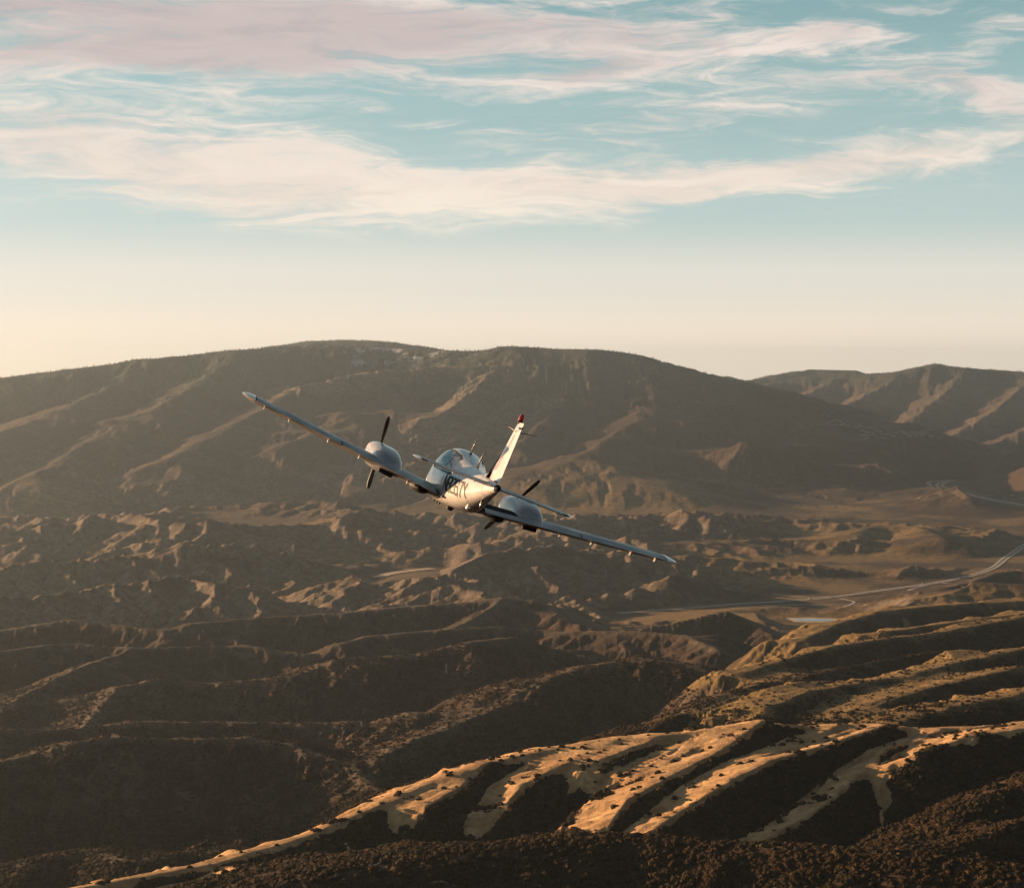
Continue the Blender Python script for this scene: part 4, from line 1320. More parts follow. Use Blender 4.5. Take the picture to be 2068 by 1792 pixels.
# ================================================================== the aeroplane
def paint(name, col, rough=0.28, coat=0.6, seams=False, metal=0.0):
    m, T = new_mat(name)
    out = T.n('ShaderNodeOutputMaterial'); bs = T.n('ShaderNodeBsdfPrincipled')
    tc = T.n('ShaderNodeTexCoord'); P = tc.outputs['Object']
    dirt = T.noise(P, 1.6, 5, 0.6)
    streak = T.noise(T.v('MULTIPLY', P, (9.0, 0.9, 9.0)), 1.0, 4, 0.6)
    k = T.m('MULTIPLY', T.rng(dirt, 0.3, 0.7, 0.88, 1.04), T.rng(streak, 0.35, 0.7, 0.94, 1.03))
    c = T.mix(1.0, c4(*col), k, 'MULTIPLY')
    if seams:
        sp = T.n('ShaderNodeSeparateXYZ'); T.put(sp.inputs[0], P)
        fy = T.m('FRACT', T.m('DIVIDE', T.m('ADD', sp.outputs[1], 20.13), 0.46))
        ln = T.m('LESS_THAN', fy, 0.016)
        zl = T.m('LESS_THAN', T.m('ABSOLUTE', T.m('SUBTRACT', sp.outputs[2], 0.02)), 0.004)
        ln = T.m('MULTIPLY', T.m('MAXIMUM', ln, zl), 0.7)
        c = T.mix(ln, c, c4(0.12, 0.10, 0.09))
        bp = T.n('ShaderNodeBump'); bp.inputs['Strength'].default_value = 0.12; bp.inputs['Distance'].default_value = 0.01
        T.put(bp.inputs['Height'], T.noise(P, 2.2, 2, 0.5)); T.put(bs.inputs['Normal'], bp.outputs[0])
    T.put(bs.inputs['Base Color'], c)
    T.put(bs.inputs['Roughness'], T.rng(dirt, 0.3, 0.7, rough * 0.8, rough * 1.3))
    bs.inputs['Coat Weight'].default_value = coat
    bs.inputs['Coat Roughness'].default_value = 0.08
    bs.inputs['Metallic'].default_value = metal
    T.put(out.inputs[0], bs.outputs[0])
    return m


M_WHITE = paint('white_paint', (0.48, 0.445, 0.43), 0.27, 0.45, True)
M_COWL_SHADED = paint('shaded_cowl_paint', (0.23, 0.22, 0.225), 0.28, 0.3, True)  # body white darkened: shade on the nacelles put into the paint
M_WING_SHADED = paint('shaded_wing_paint', (0.17, 0.16, 0.162), 0.42, 0.1)  # darker copy of the white: shade on wings and tailplane painted in
M_TIP = paint('cream_paint', (0.46, 0.43, 0.40), 0.3, 0.6)
M_RED = paint('faded_red_paint', (0.42, 0.10, 0.08), 0.35, 0.5)
M_ROSE = paint('faded_rose_paint', (0.55, 0.28, 0.25), 0.35, 0.5)
M_DARK = simple_mat('black_rubber', (0.012, 0.011, 0.010), 0.7, 0.3, 3.0)
M_LETTER = simple_mat('black_lettering', (0.010, 0.007, 0.008), 0.7, 0.2, 3.0)
M_WALK = simple_mat('anti_slip_black', (0.014, 0.013, 0.013), 0.95, 0.3, 12.0)
M_METAL = simple_mat('bare_metal', (0.65, 0.60, 0.52), 0.25, 0.15, 6.0, 0.9)
M_PROP = simple_mat('dark_propeller', (0.045, 0.036, 0.030), 0.5, 0.2, 3.0)
M_SEAT = simple_mat('grey_upholstery', (0.12, 0.10, 0.09), 0.9, 0.3, 6.0)
M_GAP = simple_mat('dark_gap', (0.015, 0.014, 0.013), 0.9, 0.2, 3.0)


def glass_mat(name, col, rough=0.03, alpha=0.6):
    m, T = new_mat(name)
    out = T.n('ShaderNodeOutputMaterial')
    tr = T.n('ShaderNodeBsdfTransparent'); tr.inputs[0].default_value = c4(*col)
    gl = T.n('ShaderNodeBsdfGlossy'); gl.inputs['Roughness'].default_value = rough; gl.inputs[0].default_value = c4(0.95, 0.95, 0.95)
    fr = T.n('ShaderNodeFresnel'); fr.inputs[0].default_value = 1.5
    mx = T.n('ShaderNodeMixShader')
    T.put(mx.inputs[0], T.m('ADD', T.m('MULTIPLY', fr.outputs[0], 1.0), 0.06)); T.put(mx.inputs[1], tr.outputs[0]); T.put(mx.inputs[2], gl.outputs[0])
    T.put(out.inputs[0], mx.outputs[0])
    return m


M_GLASS = glass_mat('window_glass', (0.62, 0.68, 0.70))
m_, T_ = new_mat('red_beacon_glass')
_o = T_.n('ShaderNodeOutputMaterial'); _b = T_.n('ShaderNodeBsdfPrincipled')
_b.inputs['Base Color'].default_value = c4(0.55, 0.03, 0.015); _b.inputs['Roughness'].default_value = 0.12
_b.inputs['Transmission Weight'].default_value = 0.35; _b.inputs['Coat Weight'].default_value = 1.0
T_.put(_o.inputs[0], _b.outputs[0]); M_BEACON = m_

# pose recovered from the photograph
HEAD, PIT, BANK = R_(10.15), R_(0.9), R_(21.6)
plane = bpy.data.objects.new('twin_engine_airplane', None)
COL.objects.link(plane)
plane.empty_display_size = 2.0
plane.rotation_mode = 'XYZ'
rot = Matrix.Rotation(HEAD, 3, 'Z') @ Matrix.Rotation(PIT, 3, 'X') @ Matrix.Rotation(BANK, 3, 'Y')
plane.rotation_euler = rot.to_euler('XYZ')
plane.location = (-1.2424, 48.6285, CAM_Z - 2.782)
tag(plane, 'white low-wing twin-engine propeller airplane marked N8267Y banking right above the valley', 'airplane')


def finish(o, mod=None):
    return o


# ---- fuselage surface: (y forward, half width, bottom, top, upper squareness, lower squareness)
FUS = [(3.00, 0.03, -0.24, -0.16, 2.0, 2.0), (2.90, 0.14, -0.32, -0.06, 2.0, 2.0), (2.70, 0.27, -0.40, 0.05, 2.1, 2.2), (2.35, 0.40, -0.48, 0.17, 2.2, 2.4),
       (1.90, 0.50, -0.54, 0.28, 2.3, 2.6), (1.50, 0.57, -0.57, 0.42, 2.1, 2.8), (1.15, 0.60, -0.58, 0.70, 2.2, 2.9), (0.85, 0.61, -0.585, 0.80, 2.35, 3.0),
       (0.40, 0.61, -0.585, 0.80, 2.35, 3.0), (-0.10, 0.60, -0.58, 0.735, 2.3, 3.0), (-0.70, 0.57, -0.57, 0.64, 2.1, 2.9), (-1.50, 0.49, -0.52, 0.53, 1.85, 2.7),
       (-2.20, 0.40, -0.41, 0.485, 1.95, 2.5), (-2.90, 0.305, -0.26, 0.455, 2.0, 2.4), (-3.60, 0.215, -0.09, 0.42, 2.0, 2.3), (-4.30, 0.135, 0.08, 0.385, 2.0, 2.2), (-4.72, 0.075, 0.18, 0.345, 2.0, 2.0)]
_F = np.array(FUS[::-1])


def hermite(xs, ys, x):
    """smooth monotone-ish interpolation"""
    i = min(max(int(np.searchsorted(xs, x)) - 1, 0), len(xs) - 2)
    h = xs[i + 1] - xs[i]; t = (x - xs[i]) / h
    def slope(k):
        if k == 0: return (ys[1] - ys[0]) / (xs[1] - xs[0])
        if k == len(xs) - 1: return (ys[-1] - ys[-2]) / (xs[-1] - xs[-2])
        return (ys[k + 1] - ys[k - 1]) / (xs[k + 1] - xs[k - 1])
    m0, m1 = slope(i) * h, slope(i + 1) * h
    return (2 * t ** 3 - 3 * t * t + 1) * ys[i] + (t ** 3 - 2 * t * t + t) * m0 + (-2 * t ** 3 + 3 * t * t) * ys[i + 1] + (t ** 3 - t * t) * m1


def fus_par(y):
    return [hermite(_F[:, 0], _F[:, k], y) for k in range(1, 6)]


def fus_x(y, z):
    hw, zb, zt, nt, nb = fus_par(y)
    zm = zb + 0.46 * (zt - zb)
    if z >= zm:
        t, n = (z - zm) / (zt - zm), nt
    else:
        t, n = (zm - z) / (zm - zb), nb
    t = min(max(t, 0), 1)
    return hw * max(1 - t ** n, 0) ** (1 / n)


def fus_point(y, th):
    hw, zb, zt, nt, nb = fus_par(y)
    zm = zb + 0.46 * (zt - zb)
    c, s = math.cos(th), math.sin(th)
    n = nt if s >= 0 else nb
    x = hw * math.copysign(abs(c) ** (2 / n), c)
    z = zm + (zt - zm if s >= 0 else zm - zb) * math.copysign(abs(s) ** (2 / n), s)
    return x, z


def inside(poly, y, z):
    r = False
    n = len(poly)
    for i in range(n):
        y0, z0 = poly[i]; y1, z1 = poly[(i + 1) % n]
        if (z0 > z) != (z1 > z) and y < (y1 - y0) * (z - z0) / (z1 - z0) + y0:
            r = not r
    return r


def grow(poly, d):
    cy = sum(p[0] for p in poly) / len(poly); cz = sum(p[1] for p in poly) / len(poly)
    out = []
    for y, z in poly:
        out.append((y + math.copysign(d, y - cy), z + math.copysign(d, z - cz)))
    return out


WINDOWS = {'front': [(1.04, 0.20), (0.86, 0.68), (0.30, 0.69), (0.27, 0.18)],
           'middle': [(0.21, 0.18), (0.24, 0.685), (-0.36, 0.62), (-0.40, 0.17)],
           'rear': [(-0.46, 0.17), (-0.43, 0.61), (-0.72, 0.555), (-1.22, 0.22), (-1.20, 0.17)]}


def build_fuselage():
    ys = np.concatenate([np.linspace(3.0, 2.6, 24, endpoint=False), np.linspace(2.6, 1.5, 40, endpoint=False),
                         np.linspace(1.5, -1.35, 270, endpoint=False), np.linspace(-1.35, -4.72, 90)])
    NT_ = 192
    V = []
    for y in ys:
        for k in range(NT_):
            x, z = fus_point(y, 2 * math.pi * k / NT_ - math.pi / 2)
            V.append((x, y, z))
    groups = {}
    for i in range(len(ys) - 1):
        for k in range(NT_):
            a, b = i * NT_ + k, i * NT_ + (k + 1) % NT_
            f = (a, b, b + NT_, a + NT_)
            cy = (ys[i] + ys[i + 1]) / 2
            cx = sum(V[q][0] for q in f) / 4; cz = sum(V[q][2] for q in f) / 4
            key = 'body'
            if -1.4 < cy < 1.6 and cz > 0.1:
                side = 'R' if cx > 0 else 'L'
                for nm, poly in WINDOWS.items():
                    if inside(poly, cy, cz):
                        key = ('glass', nm, side); break
                    if inside(grow(poly, 0.028), cy, cz):
                        key = ('frame', nm, side); break
                if key == 'body' and 0.98 < cy < 1.46:
                    zlo = 0.34 + 0.02 * (1.46 - cy)
                    if cz > zlo + 0.02 and abs(cx) > 0.02:
                        key = ('glass', 'wind', side)
                    elif cz > zlo:
                        key = ('frame', 'wind', side)
            groups.setdefault(key, []).append(f)

    def sub(name, faces, mat, parent, off=0.0):
        used = sorted({q for f in faces for q in f}); mp = {q: n_ for n_, q in enumerate(used)}
        o_ = mesh_obj(name, [V[q] for q in used], [tuple(mp[q] for q in f) for f in faces], mat, parent, True)
        return o_
    n0 = len(V)
    V.extend([(0, 3.005, -0.2), (0, -4.725, 0.262)])
    last = (len(ys) - 1) * NT_
    for k in range(NT_):
        groups['body'].append((n0, (k + 1) % NT_, k))
        groups['body'].append((n0 + 1, last + k, last + (k + 1) % NT_))
    body = sub('fuselage', groups.pop('body'), M_WHITE, plane)
    names = {'wind': 'windshield', 'front': 'window', 'middle': 'window', 'rear': 'window'}
    made = {}
    for key, faces in groups.items():
        if key[0] == 'glass':
            made[key[1:]] = sub(names[key[1]], faces, M_GLASS, plane)
    for key, faces in groups.items():
        if key[0] == 'frame':
            sub('frame', faces, M_GAP, made.get(key[1:], body))
    return body


fuselage = build_fuselage()


def box(name, c, s, mat, parent=None, rot=None, bevel=0.0, seg=2):
    bm = bmesh.new()
    bmesh.ops.create_cube(bm, size=1.0)
    for v in bm.verts:
        v.co = Vector((v.co.x * s[0], v.co.y * s[1], v.co.z * s[2]))
    if bevel:
        bmesh.ops.bevel(bm, geom=list(bm.edges), offset=bevel, segments=seg, affect='EDGES')
    M = Matrix.Translation(Vector(c)) @ (Matrix.Rotation(rot[0], 4, rot[1]) if rot else Matrix.Identity(4))
    bmesh.ops.transform(bm, matrix=M, verts=bm.verts)
    me = bpy.data.meshes.new(name); bm.to_mesh(me); bm.free()
    me.materials.append(mat)
    o_ = bpy.data.objects.new(name, me); COL.objects.link(o_)
    if parent is not None:
        o_.parent = parent
    return o_


# cabin inside: floor, seats
box('cabin_floor', (0, -0.05, -0.40), (1.02, 2.6, 0.03), M_SEAT, plane)
for sx in (-0.28, 0.28):
    for sy in (0.35, -0.65):
        s_ = box('seat', (sx, sy, -0.18), (0.42, 0.45, 0.14), M_SEAT, plane, None, 0.05)
        box('backrest', (sx, sy - 0.27, 0.10), (0.40, 0.12, 0.52), M_SEAT, s_, (R_(-10), 'X'), 0.05)
box('instrument_panel', (0, 1.32, 0.12), (0.95, 0.06, 0.34), M_GAP, plane)


# ---- flying surfaces
def airfoil(s, t, camber):
    yt = 5 * t * (0.2969 * math.sqrt(s) - 0.1260 * s - 0.3516 * s * s + 0.2843 * s ** 3 - 0.1036 * s ** 4)
    yc = camber * 4 * s * (1 - s)
    return yc, yt


def surf_mesh(name, stations, s0, s1, mat, parent, n=26, vertical=False, tip0=False, tip1=False):
    """closed skin between chord fractions s0 and s1; stations: (span, leading edge y, chord, height, thickness, camber, incidence)"""
    V, F_ = [], []
    ts = [s0 + (s1 - s0) * (0.5 - 0.5 * math.cos(math.pi * k / n)) for k in range(n + 1)]
    m_ = 2 * (n + 1)
    for (x, le, ch, h, t, cam_, inc) in stations:
        up_, lo_ = [], []
        for s in ts:
            yc, yt = airfoil(s, t, cam_)
            yt = max(yt, 0.0012 / max(ch, 0.05))
            dz = -(s - 0.25) * ch * math.sin(inc)
            up_.append((s, yc + yt, dz)); lo_.append((s, yc - yt, dz))
        for (s, q, dz) in up_ + lo_[::-1]:
            if vertical:
                V.append((q * ch, le - s * ch, x))
            else:
                V.append((x, le - s * ch, h + q * ch + dz))
    for i in range(len(stations) - 1):
        for k in range(m_):
            a, b = i * m_ + k, i * m_ + (k + 1) % m_
            F_.append((a, b, b + m_, a + m_))
    F_.append(tuple(range(m_))[::-1])
    F_.append(tuple((len(stations) - 1) * m_ + k for k in range(m_)))
    o_ = mesh_obj(name, V, F_, mat, parent, True)
    bm = bmesh.new(); bm.from_mesh(o_.data); bmesh.ops.recalc_face_normals(bm, faces=bm.faces)
    for e in bm.edges:
        if len(e.link_faces) == 2 and e.calc_face_angle(0) > R_(40):
            e.smooth = False
    bm.to_mesh(o_.data); bm.free()
    return o_


def wing_at(ax):
    """leading edge, chord, height, thickness, camber, incidence at a distance from the centre line"""
    f = (ax - 0.5) / (5.55 - 0.5)
    return (0.58 - 0.12 * f, 1.78 - 0.60 * f, -0.385 + 0.520 * f, 0.155 - 0.02 * f, 0.011, R_(0.5 - 0.8 * f))


def wing_stations(xs, sgn):
    return [(sgn * x,) + wing_at(x) for x in xs]


def wing_surface(ax, s, upper=True, off=0.0):
    le, ch, h, t, cam_, inc = wing_at(ax)
    yc, yt = airfoil(s, t, cam_)
    return le - s * ch, h + (yc + (yt if upper else -yt)) * ch - (s - 0.25) * ch * math.sin(inc) + (off if upper else -off)


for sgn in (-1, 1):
    wing = surf_mesh('wing', wing_stations(np.linspace(0.3, 5.22, 28), sgn), 0.0, 0.745, M_WING_SHADED, plane, 30)
    surf_mesh('flap', wing_stations(np.linspace(0.62, 3.02, 10), sgn), 0.757, 1.0, M_WING_SHADED, wing, 12)
    surf_mesh('aileron', wing_stations(np.linspace(3.05, 5.20, 10), sgn), 0.757, 1.0, M_WING_SHADED, wing, 12)
    # rounded tip
    st = []
    for k in range(9):
        q = k / 8.0; ax = 5.24 + 0.31 * q
        le, ch, h, t, cam_, inc = wing_at(ax)
        sh = math.sqrt(max(1 - q * q, 0.0))
        c2 = ch * (0.35 + 0.65 * sh)
        st.append((sgn * ax, le - (ch - c2) * 0.55, c2, h + 0.01 * q, t * (0.15 + 0.85 * sh), cam_, inc))
    surf_mesh('wing_tip', st, 0.0, 1.0, M_TIP, wing, 26)
    # root fairing joining wing and body
    for ax, nm in ((1.30, 'hinge_bracket'), (2.55, 'hinge_bracket'), (3.35, 'hinge_bracket'), (4.35, 'hinge_bracket'), (4.98, 'hinge_bracket')):
        y_, z_ = wing_surface(ax, 0.80, False)
        box(nm, (sgn * ax, y_ - 0.02, z_ - 0.035), (0.022, 0.16, 0.085), M_METAL, wing, (R_(-14), 'X'), 0.006)
    for ax in (3.6, 4.0, 4.7):
        le, ch, h, t, cam_, inc = wing_at(ax)
        y_, z_ = wing_surface(ax, 1.0)
        box('static_wick', (sgn * ax, y_ - 0.07, z_), (0.006, 0.16, 0.006), M_DARK, wing)
    # main wheel bulge under the inner wing
    bm = bmesh.new(); bmesh.ops.create_uvsphere(bm, u_segments=32, v_segments=20, radius=1.0)
    for v in bm.verts:
        v.co = Vector((v.co.x * 0.25 + sgn * 0.95, v.co.y * 0.50 - 0.50, v.co.z * 0.13 - 0.40))
    me = bpy.data.meshes.new('wheel_fairing'); bm.to_mesh(me); bm.free(); me.materials.append(M_DARK)
    me.polygons.foreach_set('use_smooth', [True] * len(me.polygons))
    o_ = bpy.data.objects.new('wheel_fairing', me); COL.objects.link(o_); o_.parent = plane

# black walkway on the right wing root
V, F_ = [], []
nx, ns = 16, 24
for i in range(nx + 1):
    ax = 0.60 + 0.86 * i / nx
    lim0 = 0.10 + 0.05 * (i / nx) ** 3
    for k in range(ns + 1):
        s = lim0 + (0.742 - lim0) * k / ns
        y_, z_ = wing_surface(ax - 0.10 * (1 - k / ns) ** 2 * (i / nx), s, True, 0.004)
        V.append((ax - 0.10 * (1 - k / ns) ** 2 * (i / nx), y_, z_))
for i in range(nx):
    for k in range(ns):
        a = i * (ns + 1) + k
        F_.append((a, a + 1, a + ns + 2, a + ns + 1))
mesh_obj('wing_walk', V, F_, M_WALK, plane, True)

# tailplane
for sgn in (-1, 1):
    def tail_st(xs):
        return [(sgn * x, -3.86 - 0.05 * x / 1.9, 0.86 - 0.16 * x / 1.9, 0.275, 0.10, 0.0, R_(1.5)) for x in xs]
    st_ = surf_mesh('stabilator', tail_st(np.linspace(0.05, 1.73, 12)), 0.0, 0.80, M_WING_SHADED, plane, 20)
    surf_mesh('trim_tab', tail_st(np.linspace(0.10, 1.58, 8)), 0.815, 1.0, M_WING_SHADED, st_, 8)
    tp = []
    for k in range(7):
        q = k / 6.0; x = 1.74 + 0.13 * q; sh = math.sqrt(max(1 - q * q, 0))
        tp.append((sgn * x, -3.91 - 0.06 * q, 0.70 * (0.45 + 0.55 * sh), 0.275, 0.10 * (0.2 + 0.8 * sh), 0.0, R_(1.5)))
    surf_mesh('tail_tip', tp, 0.0, 1.0, M_TIP, st_, 20)
    for x in (0.5, 1.0, 1.45):
        box('hinge', (sgn * x, -4.58, 0.235), (0.02, 0.09, 0.05), M_METAL, st_, None, 0.004)


# fin and rudder (span runs upward)
def fin_at(z):
    f = (z - 0.36) / (1.72 - 0.36)
    return (-3.42 - 0.80 * f, 1.30 - 0.66 * f, 0.09 - 0.005 * f)


fs = [(z,) + (fin_at(z)[0], fin_at(z)[1], 0.0, fin_at(z)[2], 0.0, 0.0) for z in np.linspace(0.34, 1.66, 16)]
fin = surf_mesh('fin', fs, 0.0, 0.60, M_WHITE, plane, 20, True)
rs_ = [(z,) + (fin_at(z)[0], fin_at(z)[1], 0.0, fin_at(z)[2], 0.0, 0.0) for z in np.linspace(0.40, 1.62, 14)]
surf_mesh('rudder', rs_, 0.612, 1.0, M_WHITE, plane, 12, True)
cap = []
for k in range(7):
    q = k / 6.0; z = 1.665 + 0.10 * q; le, ch, t = fin_at(z); sh = math.sqrt(max(1 - 0.9 * q * q, 0.02))
    cap.append((z, le - 0.05 * q, ch * (0.85 + 0.15 * sh), 0.0, t * (0.3 + 0.7 * sh), 0.0, 0.0))
surf_mesh('fin_cap', cap, 0.0, 1.0, M_TIP, fin, 20, True)
# dorsal fillet
V, F_ = [], []
for i in range(13):
    y = -2.70 - 0.95 * i / 12
    h = 0.20 * (i / 12) ** 1.8; w = 0.02 + 0.055 * (i / 12)
    zt = fus_par(y)[2]
    for k in range(9):
        a = math.pi * k / 8
        xx = w * 1.9 * math.cos(a) * (1.0 if abs(math.cos(a)) > 0.5 else 0.8)
        V.append((xx, y, zt - 0.03 + (h + 0.03) * math.sin(a) ** 1.6))
    if i:
        for k in range(8):
            a = (i - 1) * 9 + k
            F_.append((a, a + 1, a + 10, a + 9))
mesh_obj('dorsal_fillet', V, F_, M_WHITE, fin, True)


# red flash along the fin, both sides
def fin_strip(name, pts, mat, parent):
    for sx in (-1, 1):
        V, F_ = [], []
        n = 26
        for i in range(n + 1):
            q = i / n
            z = pts[0][0] + (pts[1][0] - pts[0][0]) * q
            sa = pts[0][1] + (pts[1][1] - pts[0][1]) * q; sb = pts[0][2] + (pts[1][2] - pts[0][2]) * q
            le, ch, t = fin_at(z)
            for s in (sa, (sa + sb) / 2, sb):
                yt = airfoil(s, t, 0)[1] * ch
                V.append((sx * (yt + 0.003), le - s * ch, z))
            if i:
                a = (i - 1) * 3
                F_ += [(a, a + 1, a + 4, a + 3), (a + 1, a + 2, a + 5, a + 4)]
        mesh_obj(name, V, F_, mat, parent, True)


fin_strip('red_stripe', ((0.62, 0.16, 0.36), (1.50, 0.50, 0.53)), M_RED, fin)
fin_strip('rose_stripe', ((0.62, 0.38, 0.50), (1.46, 0.545, 0.555)), M_ROSE, fin)


def lathe(name, prof, base, axis, mat, parent, seg=20):
    """solid of revolution: prof = (distance along axis, radius)"""
    ax = Vector(axis).normalized(); u = ax.orthogonal().normalized(); w = ax.cross(u)
    V, F_ = [], []
    for (d, r) in prof:
        for k in range(seg):
            a = 2 * math.pi * k / seg
            V.append(Vector(base) + ax * d + (u * math.cos(a) + w * math.sin(a)) * r)
    for i in range(len(prof) - 1):
        for k in range(seg):
            a, b = i * seg + k, i * seg + (k + 1) % seg
            F_.append((a, b, b + seg, a + seg))
    F_.append(tuple(range(seg))[::-1]); F_.append(tuple((len(prof) - 1) * seg + k for k in range(seg)))
    return mesh_obj(name, V, F_, mat, parent, True)


bc = lathe('beacon', [(0, 0.050), (0.03, 0.055), (0.09, 0.055), (0.13, 0.045), (0.155, 0.025), (0.16, 0.006)], (0, -4.34, 1.80), (0, 0, 1), M_BEACON, plane)
lathe('beacon_base', [(0, 0.045), (0.06, 0.06), (0.075, 0.058)], (0, -4.34, 1.73), (0, 0, 1), M_DARK, bc)


def rod(name, a, b, r0, r1, mat, parent, seg=8):
    a, b = Vector(a), Vector(b)
    return lathe(name, [(0, r0), ((b - a).length, r1)], a, b - a, mat, parent, seg)


for sx in (-1, 1):
    rod('whisker_antenna', (sx * 0.02, -4.42, 1.55), (sx * 0.37, -4.80, 1.61), 0.010, 0.006, M_METAL if sx < 0 else M_DARK, plane)
box('tail_light', (0, -4.90, 1.66), (0.03, 0.07, 0.05), M_DARK, plane, None, 0.01)
lathe('tail_cone', [(0, 0.075), (0.06, 0.07), (0.12, 0.045), (0.15, 0.01)], (0, -4.70, 0.27), (0, -1, 0.05), M_GAP, plane)


# antennas on the roof
def blade_antenna(y, zb, h, rake, lit):
    a = surf_mesh('roof_antenna', [(zb - 0.02, y + 0.10, 0.26, 0, 0.30, 0, 0), (zb + 0.05, y + 0.05, 0.16, 0, 0.30, 0, 0), (zb + 0.12, y + 0.02, 0.07, 0, 0.42, 0, 0)], 0, 1, M_GAP, plane, 10, True)
    rod('whip', (0, y, zb + 0.10), (0, y - rake, zb + h), 0.020, 0.012, M_TIP, a)


blade_antenna(0.11, 0.75, 0.40, 0.08, True)
blade_antenna(-1.45, 0.535, 0.37, 0.13, False)
rod('whip_antenna', (0.10, -2.45, 0.46), (0.16, -2.80, 0.98), 0.010, 0.007, M_DARK, plane)
# belly fittings
rod('tail_tie_down', (0, -3.55, -0.10), (0, -3.62, -0.27), 0.030, 0.022, M_METAL, plane)
lathe('belly_light', [(0, 0.10), (0.05, 0.10), (0.09, 0.07), (0.11, 0.02)], (0.02, -2.35, -0.37), (0, -0.25, -1), M_METAL, plane)
lathe('belly_antenna', [(0, 0.09), (0.06, 0.08), (0.09, 0.04)], (-0.16, -0.9, -0.555), (0, 0, -1), M_DARK, plane)
for yy in (-0.35, 0.05, 0.55):
    box('belly_drain', (-0.35, yy, -0.585), (0.03, 0.08, 0.06), M_DARK, plane)


# ---- engines
NAC = [(2.12, 0.20, -0.24, 0.10, 2.2), (2.08, 0.29, -0.32, 0.155, 2.4), (1.95, 0.36, -0.40, 0.195, 2.6), (1.6, 0.375, -0.46, 0.215, 2.7), (1.1, 0.38, -0.47, 0.225, 2.7), (0.6, 0.375, -0.47, 0.205, 2.6),
       (0.2, 0.365, -0.46, 0.16, 2.5), (-0.15, 0.355, -0.43, 0.08, 2.4), (-0.45, 0.335, -0.40, -0.04, 2.3), (-0.65, 0.30, -0.36, -0.145, 2.2), (-0.80, 0.24, -0.32, -0.21, 2.1), (-0.90, 0.15, -0.29, -0.245, 2.0)]
_N = np.array(NAC[::-1])
DIH = 0.49 / 4.99


def nac_point(sgn, y, th, off=0.0):
    hw, zb, zt, n = [hermite(_N[:, 0], _N[:, k], y) for k in range(1, 5)]
    zt = zt - 0.025 * (zt > -0.1); n = n + 0.45
    zm = zb + 0.42 * (zt - zb)
    c, s = math.cos(th), math.sin(th)
    x = (hw + off) * math.copysign(abs(c) ** (2 / n), c)
    z = zm + ((zt - zm if s >= 0 else zm - zb) + off) * math.copysign(abs(s) ** (2 / n), s)
    return (sgn * 1.80 + x, y, z + sgn * x * DIH * 0.9 + 0.03)


def prop_blade(hub, ang, parent):
    """twisted blade rooted in the hub, pointing away from the axis at an angle from the aircraft's up"""
    up = Vector((math.sin(ang), 0, math.cos(ang))); side = Vector((math.cos(ang), 0, -math.sin(ang)))
    V, F_ = [], []
    n, m_ = 16, 10
    for i in range(n + 1):
        q = i / n; r = 0.06 + 0.86 * q
        ch = 0.038 + 0.075 * math.sin(min(q * 1.35, 1.0) * math.pi / 2) * (1 if q < 0.8 else 1 - 0.75 * ((q - 0.8) / 0.2) ** 2)
        tw = R_(62 - 44 * q ** 0.6)
        for k in range(m_):
            a = 2 * math.pi * k / m_
            cx, cz = 0.5 * ch * math.cos(a), 0.5 * ch * (0.22 - 0.13 * q) * math.sin(a)
            d = side * (cx * math.cos(tw) - cz * math.sin(tw)) + Vector((0, 1, 0)) * (cx * math.sin(tw) + cz * math.cos(tw))
            V.append(Vector(hub) + up * r + d)
        if i:
            for k in range(m_):
                a, b = (i - 1) * m_ + k, (i - 1) * m_ + (k + 1) % m_
                F_.append((a, b, b + m_, a + m_))
    F_.append(tuple(range(m_))); F_.append(tuple(n * m_ + k for k in range(m_))[::-1])
    return mesh_obj('blade', V, F_, M_PROP, parent, True)


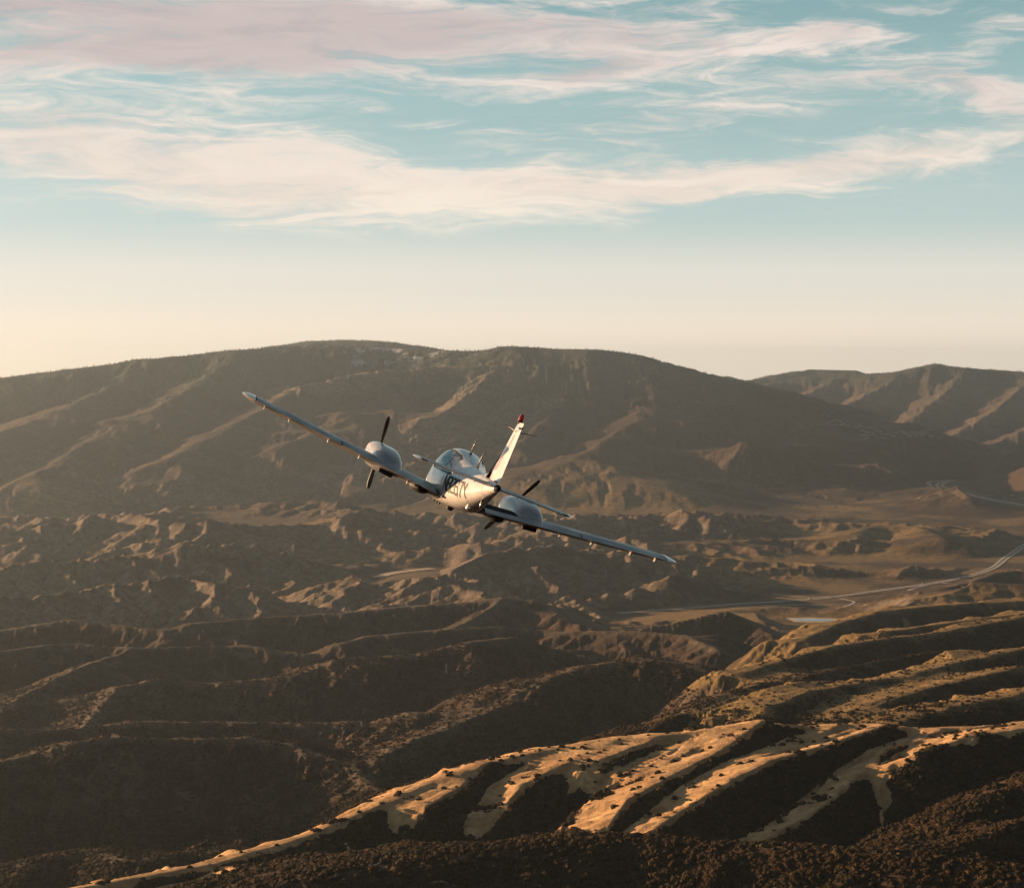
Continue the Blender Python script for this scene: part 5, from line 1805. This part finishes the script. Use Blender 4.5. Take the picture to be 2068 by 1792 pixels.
for sgn, ang in ((-1, R_(-5.0)), (1, R_(28.0))):
    ys = np.concatenate([np.linspace(2.12, 1.9, 8, endpoint=False), np.linspace(1.9, -0.5, 40, endpoint=False), np.linspace(-0.5, -0.90, 14)])
    V, F_ = [], []
    n = 64
    for y in ys:
        for k in range(n):
            V.append(nac_point(sgn, y, 2 * math.pi * k / n))
    for i in range(len(ys) - 1):
        for k in range(n):
            a, b = i * n + k, i * n + (k + 1) % n
            F_.append((a, a + n, b + n, b))
    F_.append(tuple(range(n))); F_.append(tuple((len(ys) - 1) * n + k for k in range(n))[::-1])
    nac = mesh_obj('engine_nacelle', V, F_, M_COWL_SHADED, plane, True)
    # rose flash on the outer and inner cowl
    for a0, a1 in ((math.pi - 0.62, math.pi - 0.20), (0.20, 0.62)):
        V, F_ = [], []
        for i in range(21):
            y = 1.9 - 1.25 * i / 20; f = i / 20
            mid = (a0 + a1) / 2 * (1 - f) + (a1 if a0 > 1.5 else a0) * f
            hwid = abs(a1 - a0) / 2 * (1 - f) + 0.01
            for k in range(5):
                V.append(nac_point(sgn, y, mid + hwid * (k / 2 - 1), 0.003))
            if i:
                for k in range(4):
                    q = (i - 1) * 5 + k
                    F_.append((q, q + 1, q + 6, q + 5))
        mesh_obj('cowl_stripe', V, F_, M_ROSE, nac, True)
    # louvres: two rows of dark slots on the inner cowl
    # exhaust pipe under the wing
    ex = lathe('exhaust_pipe', [(0, 0.055), (0.03, 0.06), (0.34, 0.06), (0.35, 0.045)], (sgn * 1.66, -0.60, -0.385), (sgn * 1.0, 0, 0.10), M_DARK, nac, 16)
    box('exhaust_bracket', (sgn * 1.75, -0.56, -0.36), (0.02, 0.05, 0.16), M_METAL, nac)
    hub = nac_point(sgn, 2.12, 0)
    hub = (sgn * 1.80, 2.20, -0.03)
    pr = lathe('propeller', [(-0.08, 0.16), (0.0, 0.165), (0.10, 0.15), (0.20, 0.11), (0.28, 0.055), (0.31, 0.008)], hub, (0, 1, 0), M_TIP, plane, 24)
    prop_blade(hub, ang, pr); prop_blade(hub, ang + math.pi, pr)

# ---- registration on the left side of the body
GLYPH = {   # strokes on a 4 x 6 grid
    'N': [[(0, 0), (0, 6)], [(0, 6), (4, 0)], [(4, 0), (4, 6)]],
    '8': [[(0.7, 0), (3.3, 0), (4, 0.7), (4, 2.4), (3.3, 3.1), (0.7, 3.1), (0, 2.4), (0, 0.7), (0.7, 0)], [(0.7, 3.1), (0, 3.8), (0, 5.3), (0.7, 6), (3.3, 6), (4, 5.3), (4, 3.8), (3.3, 3.1)]],
    '2': [[(0, 4.6), (0, 5.3), (0.7, 6), (3.3, 6), (4, 5.3), (4, 3.9), (3.4, 3.2), (0.6, 2.2), (0, 1.5), (0, 0), (4, 0)]],
    '6': [[(4, 4.8), (4, 5.3), (3.3, 6), (0.7, 6), (0, 5.3), (0, 0.7), (0.7, 0), (3.3, 0), (4, 0.7), (4, 2.5), (3.3, 3.2), (0, 3.2)]],
    '7': [[(0, 6), (4, 6), (3.6, 4.8), (1.4, 0)]],
    'Y': [[(0, 6), (2, 3), (4, 6)], [(2, 3.2), (2, 0)]],
}


def on_side(u, v):
    """place on the left flank: u runs aft from the first letter, v upward"""
    z = REG_Z + v
    y = REG_Y - u + 0.25 * (v - 0.15)
    return (-(fus_x(y, z) + 0.004), y, z)


REG_Y, REG_Z, REG_H, REG_W, REG_PITCH = -1.10, -0.22, 0.315, 0.232, 0.312
th_ = 0.070
for gi_, ch in enumerate('N8267Y'):
    V, F_ = [], []
    for line in GLYPH[ch]:
        for (a, b) in zip(line[:-1], line[1:]):
            A = np.array([a[0] / 4 * REG_W + gi_ * REG_PITCH, a[1] / 6 * REG_H]); B = np.array([b[0] / 4 * REG_W + gi_ * REG_PITCH, b[1] / 6 * REG_H])
            d = (B - A) / (np.linalg.norm(B - A) + 1e-9); nn = np.array([-d[1], d[0]])
            A = A - d * th_ * 0.42; B = B + d * th_ * 0.42
            k_ = max(2, int(np.linalg.norm(B - A) / 0.04))
            b0 = len(V)
            for i in range(k_ + 1):
                c = A + (B - A) * i / k_
                for s in (-0.5, 0.0, 0.5):
                    q = c + nn * th_ * s * (1.12 if abs(d[1]) > 0.5 else 0.72)
                    V.append(on_side(float(q[0]), float(q[1])))
            for i in range(k_):
                q = b0 + i * 3
                F_ += [(q, q + 1, q + 4, q + 3), (q + 1, q + 2, q + 5, q + 4)]
    mesh_obj('letter', V, F_, M_LETTER, fuselage, True)
